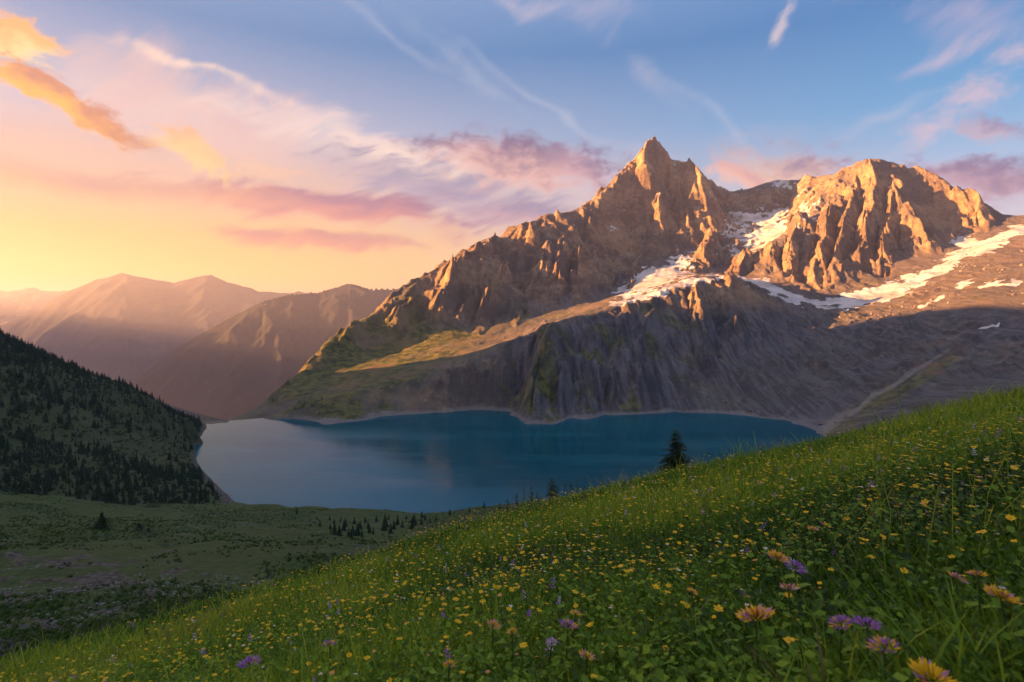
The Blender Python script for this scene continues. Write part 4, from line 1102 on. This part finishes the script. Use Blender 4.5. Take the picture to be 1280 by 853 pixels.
    tag(obj('meadow_herbs', me), 'low broad-leaved herbs filling the gaps in the meadow grass', 'ground cover', None, 'stuff')
build_grass()

# ------------------------------------------------------------------ wild flowers
def daisy(rnd, petals=8, tint=.15, cup=.25, stem=.22, size=.02):
    sh = Shape()
    for j in range(petals):
        a = 6.283 * j / petals + rnd.uniform(-.15, .15); l = size * rnd.uniform(.8, 1.15); w = size * .34
        dx, dy = math.cos(a), math.sin(a); up = cup * rnd.uniform(.5, 1.5)
        sh.add([(dx * l * .15, dy * l * .15, stem), (dx * l * .6 - dy * w, dy * l * .6 + dx * w, stem + l * up * .6), (dx * l, dy * l, stem + l * up * .7), (dx * l * .6 + dy * w, dy * l * .6 - dx * w, stem + l * up * .6)], [(0, 1, 2, 3)], tint + rnd.uniform(-.06, .06))
    sh.add([(size * .3 * math.cos(q), size * .3 * math.sin(q), stem + size * .1) for q in (0, 1.26, 2.51, 3.77, 5.03)] + [(0, 0, stem + size * .3)], [(0, 1, 5), (1, 2, 5), (2, 3, 5), (3, 4, 5), (4, 0, 5)], .36)
    return sh
def spike(rnd, tint, stem=.24, n=16, h=.05):
    sh = Shape()
    for j in range(n):
        a = j * 2.4; z = stem - h + h * 1.2 * j / n; r = .016 * (1 - .6 * j / n); l = .014
        dx, dy = math.cos(a), math.sin(a)
        sh.add([(dx * r * .2, dy * r * .2, z), (dx * r - dy * .005, dy * r + dx * .005, z + .006), (dx * (r + .006), dy * (r + .006), z + l * .6), (dx * r + dy * .005, dy * r - dx * .005, z + .004)], [(0, 1, 2, 3)], tint + rnd.uniform(-.06, .06))
    return sh
def head_shape(rnd, R_, n, tints, stem):
    """dense rounded head of many small pea-like florets"""
    sh = Shape()
    for j in range(n):
        a = j * 2.39996; q = math.sqrt((j + .5) / n); el = (1 - q) * 1.35 + .12
        dx, dy, dz = math.cos(a) * math.cos(el), math.sin(a) * math.cos(el), math.sin(el) * .5
        l = R_ * rnd.uniform(.8, 1.15); w = R_ * .10
        b = (dx * l * .35, dy * l * .35, stem + dz * l * .35); m = (dx * l * .75, dy * l * .75, stem + dz * l * .75); e = (dx * l, dy * l, stem + dz * l + R_ * .10)
        px_, py_ = -math.sin(a) * w, math.cos(a) * w
        tn = rnd.choice(tints) + rnd.uniform(-.04, .04)
        up = R_ * .10
        sh.add([b, (m[0] - px_, m[1] - py_, m[2]), e, (m[0] + px_, m[1] + py_, m[2]), (m[0], m[1], m[2] + up)], [(0, 1, 4), (1, 2, 4), (2, 3, 4), (3, 0, 4), (0, 3, 2, 1)], [tn - .05, tn, tn + .04, tn, tn])
    return sh
def solve_head(px, py, h, lo=.6, hi=12):
    for Y in np.linspace(lo, hi, 2500):
        X = (px - HX) / F * Y; zh = (HY - py) / F * Y
        if zh - float(meadow_z(np.array([X]), np.array([Y]))[0]) <= h: return X, Y, zh
    return X, Y, zh
def build_hero_flowers():
    YEL, PUR, PNK, LIL = [.05, .12, .2, .3, .3, .5, .58], [.66, .72, .78], [.5, .55, .42], [.85, .92]
    heroes = [  # px, py, width in px, stem height, florets, tints, label
        (945, 766, 50, .27, 44, YEL + [.42, .5], 'broad yellow flower head with faded pink florets, left of the purple pair'),
        (1052, 776, 34, .22, 26, PUR + [.15, .5], 'mixed purple and yellow flower head, left of the vivid purple one'),
        (1084, 777, 36, .22, 24, PUR + [.68], 'vivid purple flower head, right one of the purple pair'),
        (1105, 804, 40, .22, 26, [.5, .7, .78, .2], 'pinkish purple flower head drooping above the big yellow bloom'),
        (1166, 843, 62, .24, 40, YEL + [.12, .2], 'large golden flower head at the bottom edge of the meadow'),
        (1251, 741, 42, .25, 34, YEL + [.5, .45], 'pale yellow and pink flower head on a thick stem near the right edge'),
        (1222, 716, 26, .24, 22, YEL + PNK, 'yellow and pink flower head just above the pale yellow one'),
        (1196, 720, 24, .22, 20, PNK + [.85], 'small faded pink flower head beside the yellow and pink one'),
        (972, 694, 32, .25, 30, YEL + [.5], 'yellow flower head topping the mauve cluster in mid meadow'),
        (994, 706, 28, .23, 24, PUR + LIL, 'mauve flower head to the right under the yellow one in mid meadow'),
        (986, 733, 28, .22, 22, PNK + [.95], 'faded pink and white flower head below the mauve cluster'),
        (710, 779, 26, .24, 26, PUR + [.12], 'purple flower head with a few yellow florets, lower left of mid meadow'),
        (719, 765, 18, .25, 18, YEL, 'small yellow bloom just above the purple and yellow head'),
        (616, 779, 22, .24, 24, PNK + [.2], 'dusty pink flower head tinged yellow, beside a small golden bloom'),
        (640, 788, 17, .22, 18, YEL, 'small golden bloom right of the dusty pink flower head'),
        (562, 829, 20, .22, 18, YEL, 'bright yellow bloom low in the grass near the bottom centre'),
        (690, 801, 18, .2, 16, LIL, 'whitish lilac flower head below the purple and yellow one'),
        (733, 818, 26, .2, 18, YEL + [.5], 'loose yellow flower head under the whitish lilac one'),
        (312, 826, 30, .2, 26, PUR + [.6], 'dark mauve flower head in the lower left grass'),
        (412, 803, 20, .24, 18, [.62, .7, .1], 'dull mauve and yellow flower head left of the bottom centre'),
        (865, 738, 18, .24, 18, YEL, 'yellow bloom standing above the broad yellow head on its left'),
        (1016, 660, 16, .25, 16, PNK, 'small pink flower head high on the slope'),
    ]
    rnd = random.Random(77)
    for px, py, wpx, h, nf_, tints, label in heroes:
        X, Y, zh = solve_head(px, py, h)
        zg = float(meadow_z(np.array([X]), np.array([Y]))[0]); h = zh - zg; R_ = wpx / F * Y / 2
        root = obj('flower', None); root.location = (X, Y, zg); tag(root, label, 'flower', 'large wild flowers in the foreground')
        hd = head_shape(rnd, R_, int(nf_ * 1.7), tints, 0)
        ho = obj('flower_head', hd.mesh('flower_head', M_PETAL), root); ho.location = (0, 0, h - R_ * .3); ho.rotation_euler = (rnd.uniform(-.1, .35), rnd.uniform(-.25, .25), rnd.random() * 6)
        st = Shape(); bx, by = rnd.uniform(-.02, .02), rnd.uniform(-.02, .02)
        st.tube([(bx, by, -.02), (bx * .6, by * .6, h * .5), (0, 0, h - R_ * .25)], [.0028, .0024, .0026], 6, .6)
        obj('stem', st.mesh('stem', M_STEM, True), root)
        for q in range(4):
            a = q * 1.9 + rnd.random(); z = h * (.15 + .17 * q); l = .05 + .03 * rnd.random(); dx, dy = math.cos(a), math.sin(a); w = l * .16
            lf = Shape(); c0 = (bx * (1 - z / h), by * (1 - z / h), z)
            pts = []
            for u, ww in ((0, .2), (.35, 1), (.7, .8)):
                for sg in (-1, 1): pts.append((c0[0] + dx * l * u - sg * dy * w * ww, c0[1] + dy * l * u + sg * dx * w * ww, z + l * (.7 * u - .6 * u * u)))
            pts.append((c0[0] + dx * l, c0[1] + dy * l, z + l * .1))
            lf.add(pts, [(0, 1, 3, 2), (2, 3, 5, 4), (4, 5, 6)], .55)
            obj('leaf', lf.mesh('leaf', M_GRASS), root)
build_hero_flowers()
def build_flowers():
    rr = np.random.RandomState(31); rnd = random.Random(5)
    kinds = [daisy(rnd, 8, .10), daisy(rnd, 6, .2, .5, .25, .019), daisy(rnd, 9, .26, .15, .2, .018), daisy(rnd, 6, .5, .3, .2, .016), spike(rnd, .72), spike(rnd, .9, .2), daisy(rnd, 7, .98, .3, .23, .014)]
    names = ['yellow_flower', 'yellow_flower', 'orange_flower', 'pink_flower', 'purple_flower', 'lilac_flower', 'white_flower']
    labels = ['small bright yellow daisy dotted through the meadow grass', 'small bright yellow daisy dotted through the meadow grass', 'small orange yellow daisy dotted through the meadow grass',
              'small pink flower half hidden in the meadow grass', 'small purple flower spike half hidden in the meadow grass', 'small lilac flower spike half hidden in the meadow grass', 'tiny whitish flower half hidden in the meadow grass']
    groups = ['yellow daisies across the meadow', 'yellow daisies across the meadow', 'orange daisies across the meadow', 'pink flowers across the meadow', 'purple spikes across the meadow', 'lilac spikes across the meadow', 'whitish flowers across the meadow']
    n = 34000
    az = np.radians(rr.uniform(-48, 60, n)); r = np.exp(rr.uniform(np.log(1.5), np.log(34), n))
    X = np.sin(az) * r; Y = np.cos(az) * r
    c = fbm(X.astype(f32), Y.astype(f32), 2.2, 4, .65, 2) + .5 * fbm(X.astype(f32), Y.astype(f32), 9, 2, .5, 7)
    acc = rr.rand(n) < np.clip(-.20 + 3.0 * c, .010, 1) * sstep(1.2, 5.0, r) * (.45 + .55 * sstep(-.6, .3, az)) * .8 + .012
    X, Y, r = X[acc], Y[acc], r[acc]; n = len(X); Z = meadow_z(X, Y)
    w = rr.choice(len(kinds), n, p=[.40, .26, .14, .08, .02, .02, .08])
    sc = (.32 + .62 * rr.rand(n) ** 1.8) * np.clip(.8 + r * .03, .8, 1.5)
    lift = clump(X, Y) * .10 + rr.uniform(-.03, .05, n) + .02 + .005 * r
    mes = [k.mesh(nm, M_PETAL) for k, nm in zip(kinds, names)]
    order = np.argsort(r / sc + 1e3 * (np.abs(X) > .9 * Y)); top = order[:270]
    for i in top:
        o = obj(names[w[i]], mes[w[i]]); o.location = (X[i], Y[i], Z[i] + lift[i]); o.scale = (sc[i],) * 3
        o.rotation_euler = (rr.uniform(-.1, .45), rr.uniform(-.3, .3), rr.uniform(0, 6.28))
        tag(o, labels[w[i]], 'flower', groups[w[i]])
    k = order[270:]
    me = scatter_mesh('wildflowers', kinds, w[k], np.stack([X[k], Y[k], Z[k] + lift[k]], -1), rr.uniform(0, 6.28, len(k)), sc[k], rr.uniform(-.03, .03, len(k)), M_PETAL, rr.uniform(-.4, .4, len(k)), rr.uniform(-.6, .2, len(k)))
    tag(obj('wildflowers', me), 'countless small yellow and pink wild flowers farther up the meadow', 'flowers', None, 'stuff')
    print('flowers', n)
build_flowers()

# ------------------------------------------------------------------ the air
def build_haze():
    m = bpy.data.materials.new('haze_air'); m.use_nodes = True
    n = m.node_tree.nodes; n.remove(n['Principled BSDF'])
    v = n.new('ShaderNodeVolumePrincipled'); v.inputs['Color'].default_value = (0.72, 0.74, 1.0, 1)
    v.inputs['Density'].default_value = 0.000058; v.inputs['Anisotropy'].default_value = 0.5
    m.node_tree.links.new(v.outputs[0], n['Material Output'].inputs['Volume'])
    x0, x1, y0, y1, z0, z1 = -32000, 6000, -700, 18000, -4200, 860
    V = [(x, y, z) for z in (z0, z1) for y in (y0, y1) for x in (x0, x1)]
    me = mesh_from('haze', np.array(V), [0, 2, 3, 1, 4, 5, 7, 6, 0, 1, 5, 4, 2, 6, 7, 3, 0, 4, 6, 2, 1, 3, 7, 5], 4, m, False)
    tag(obj('haze', me), kind='stuff')
build_haze()
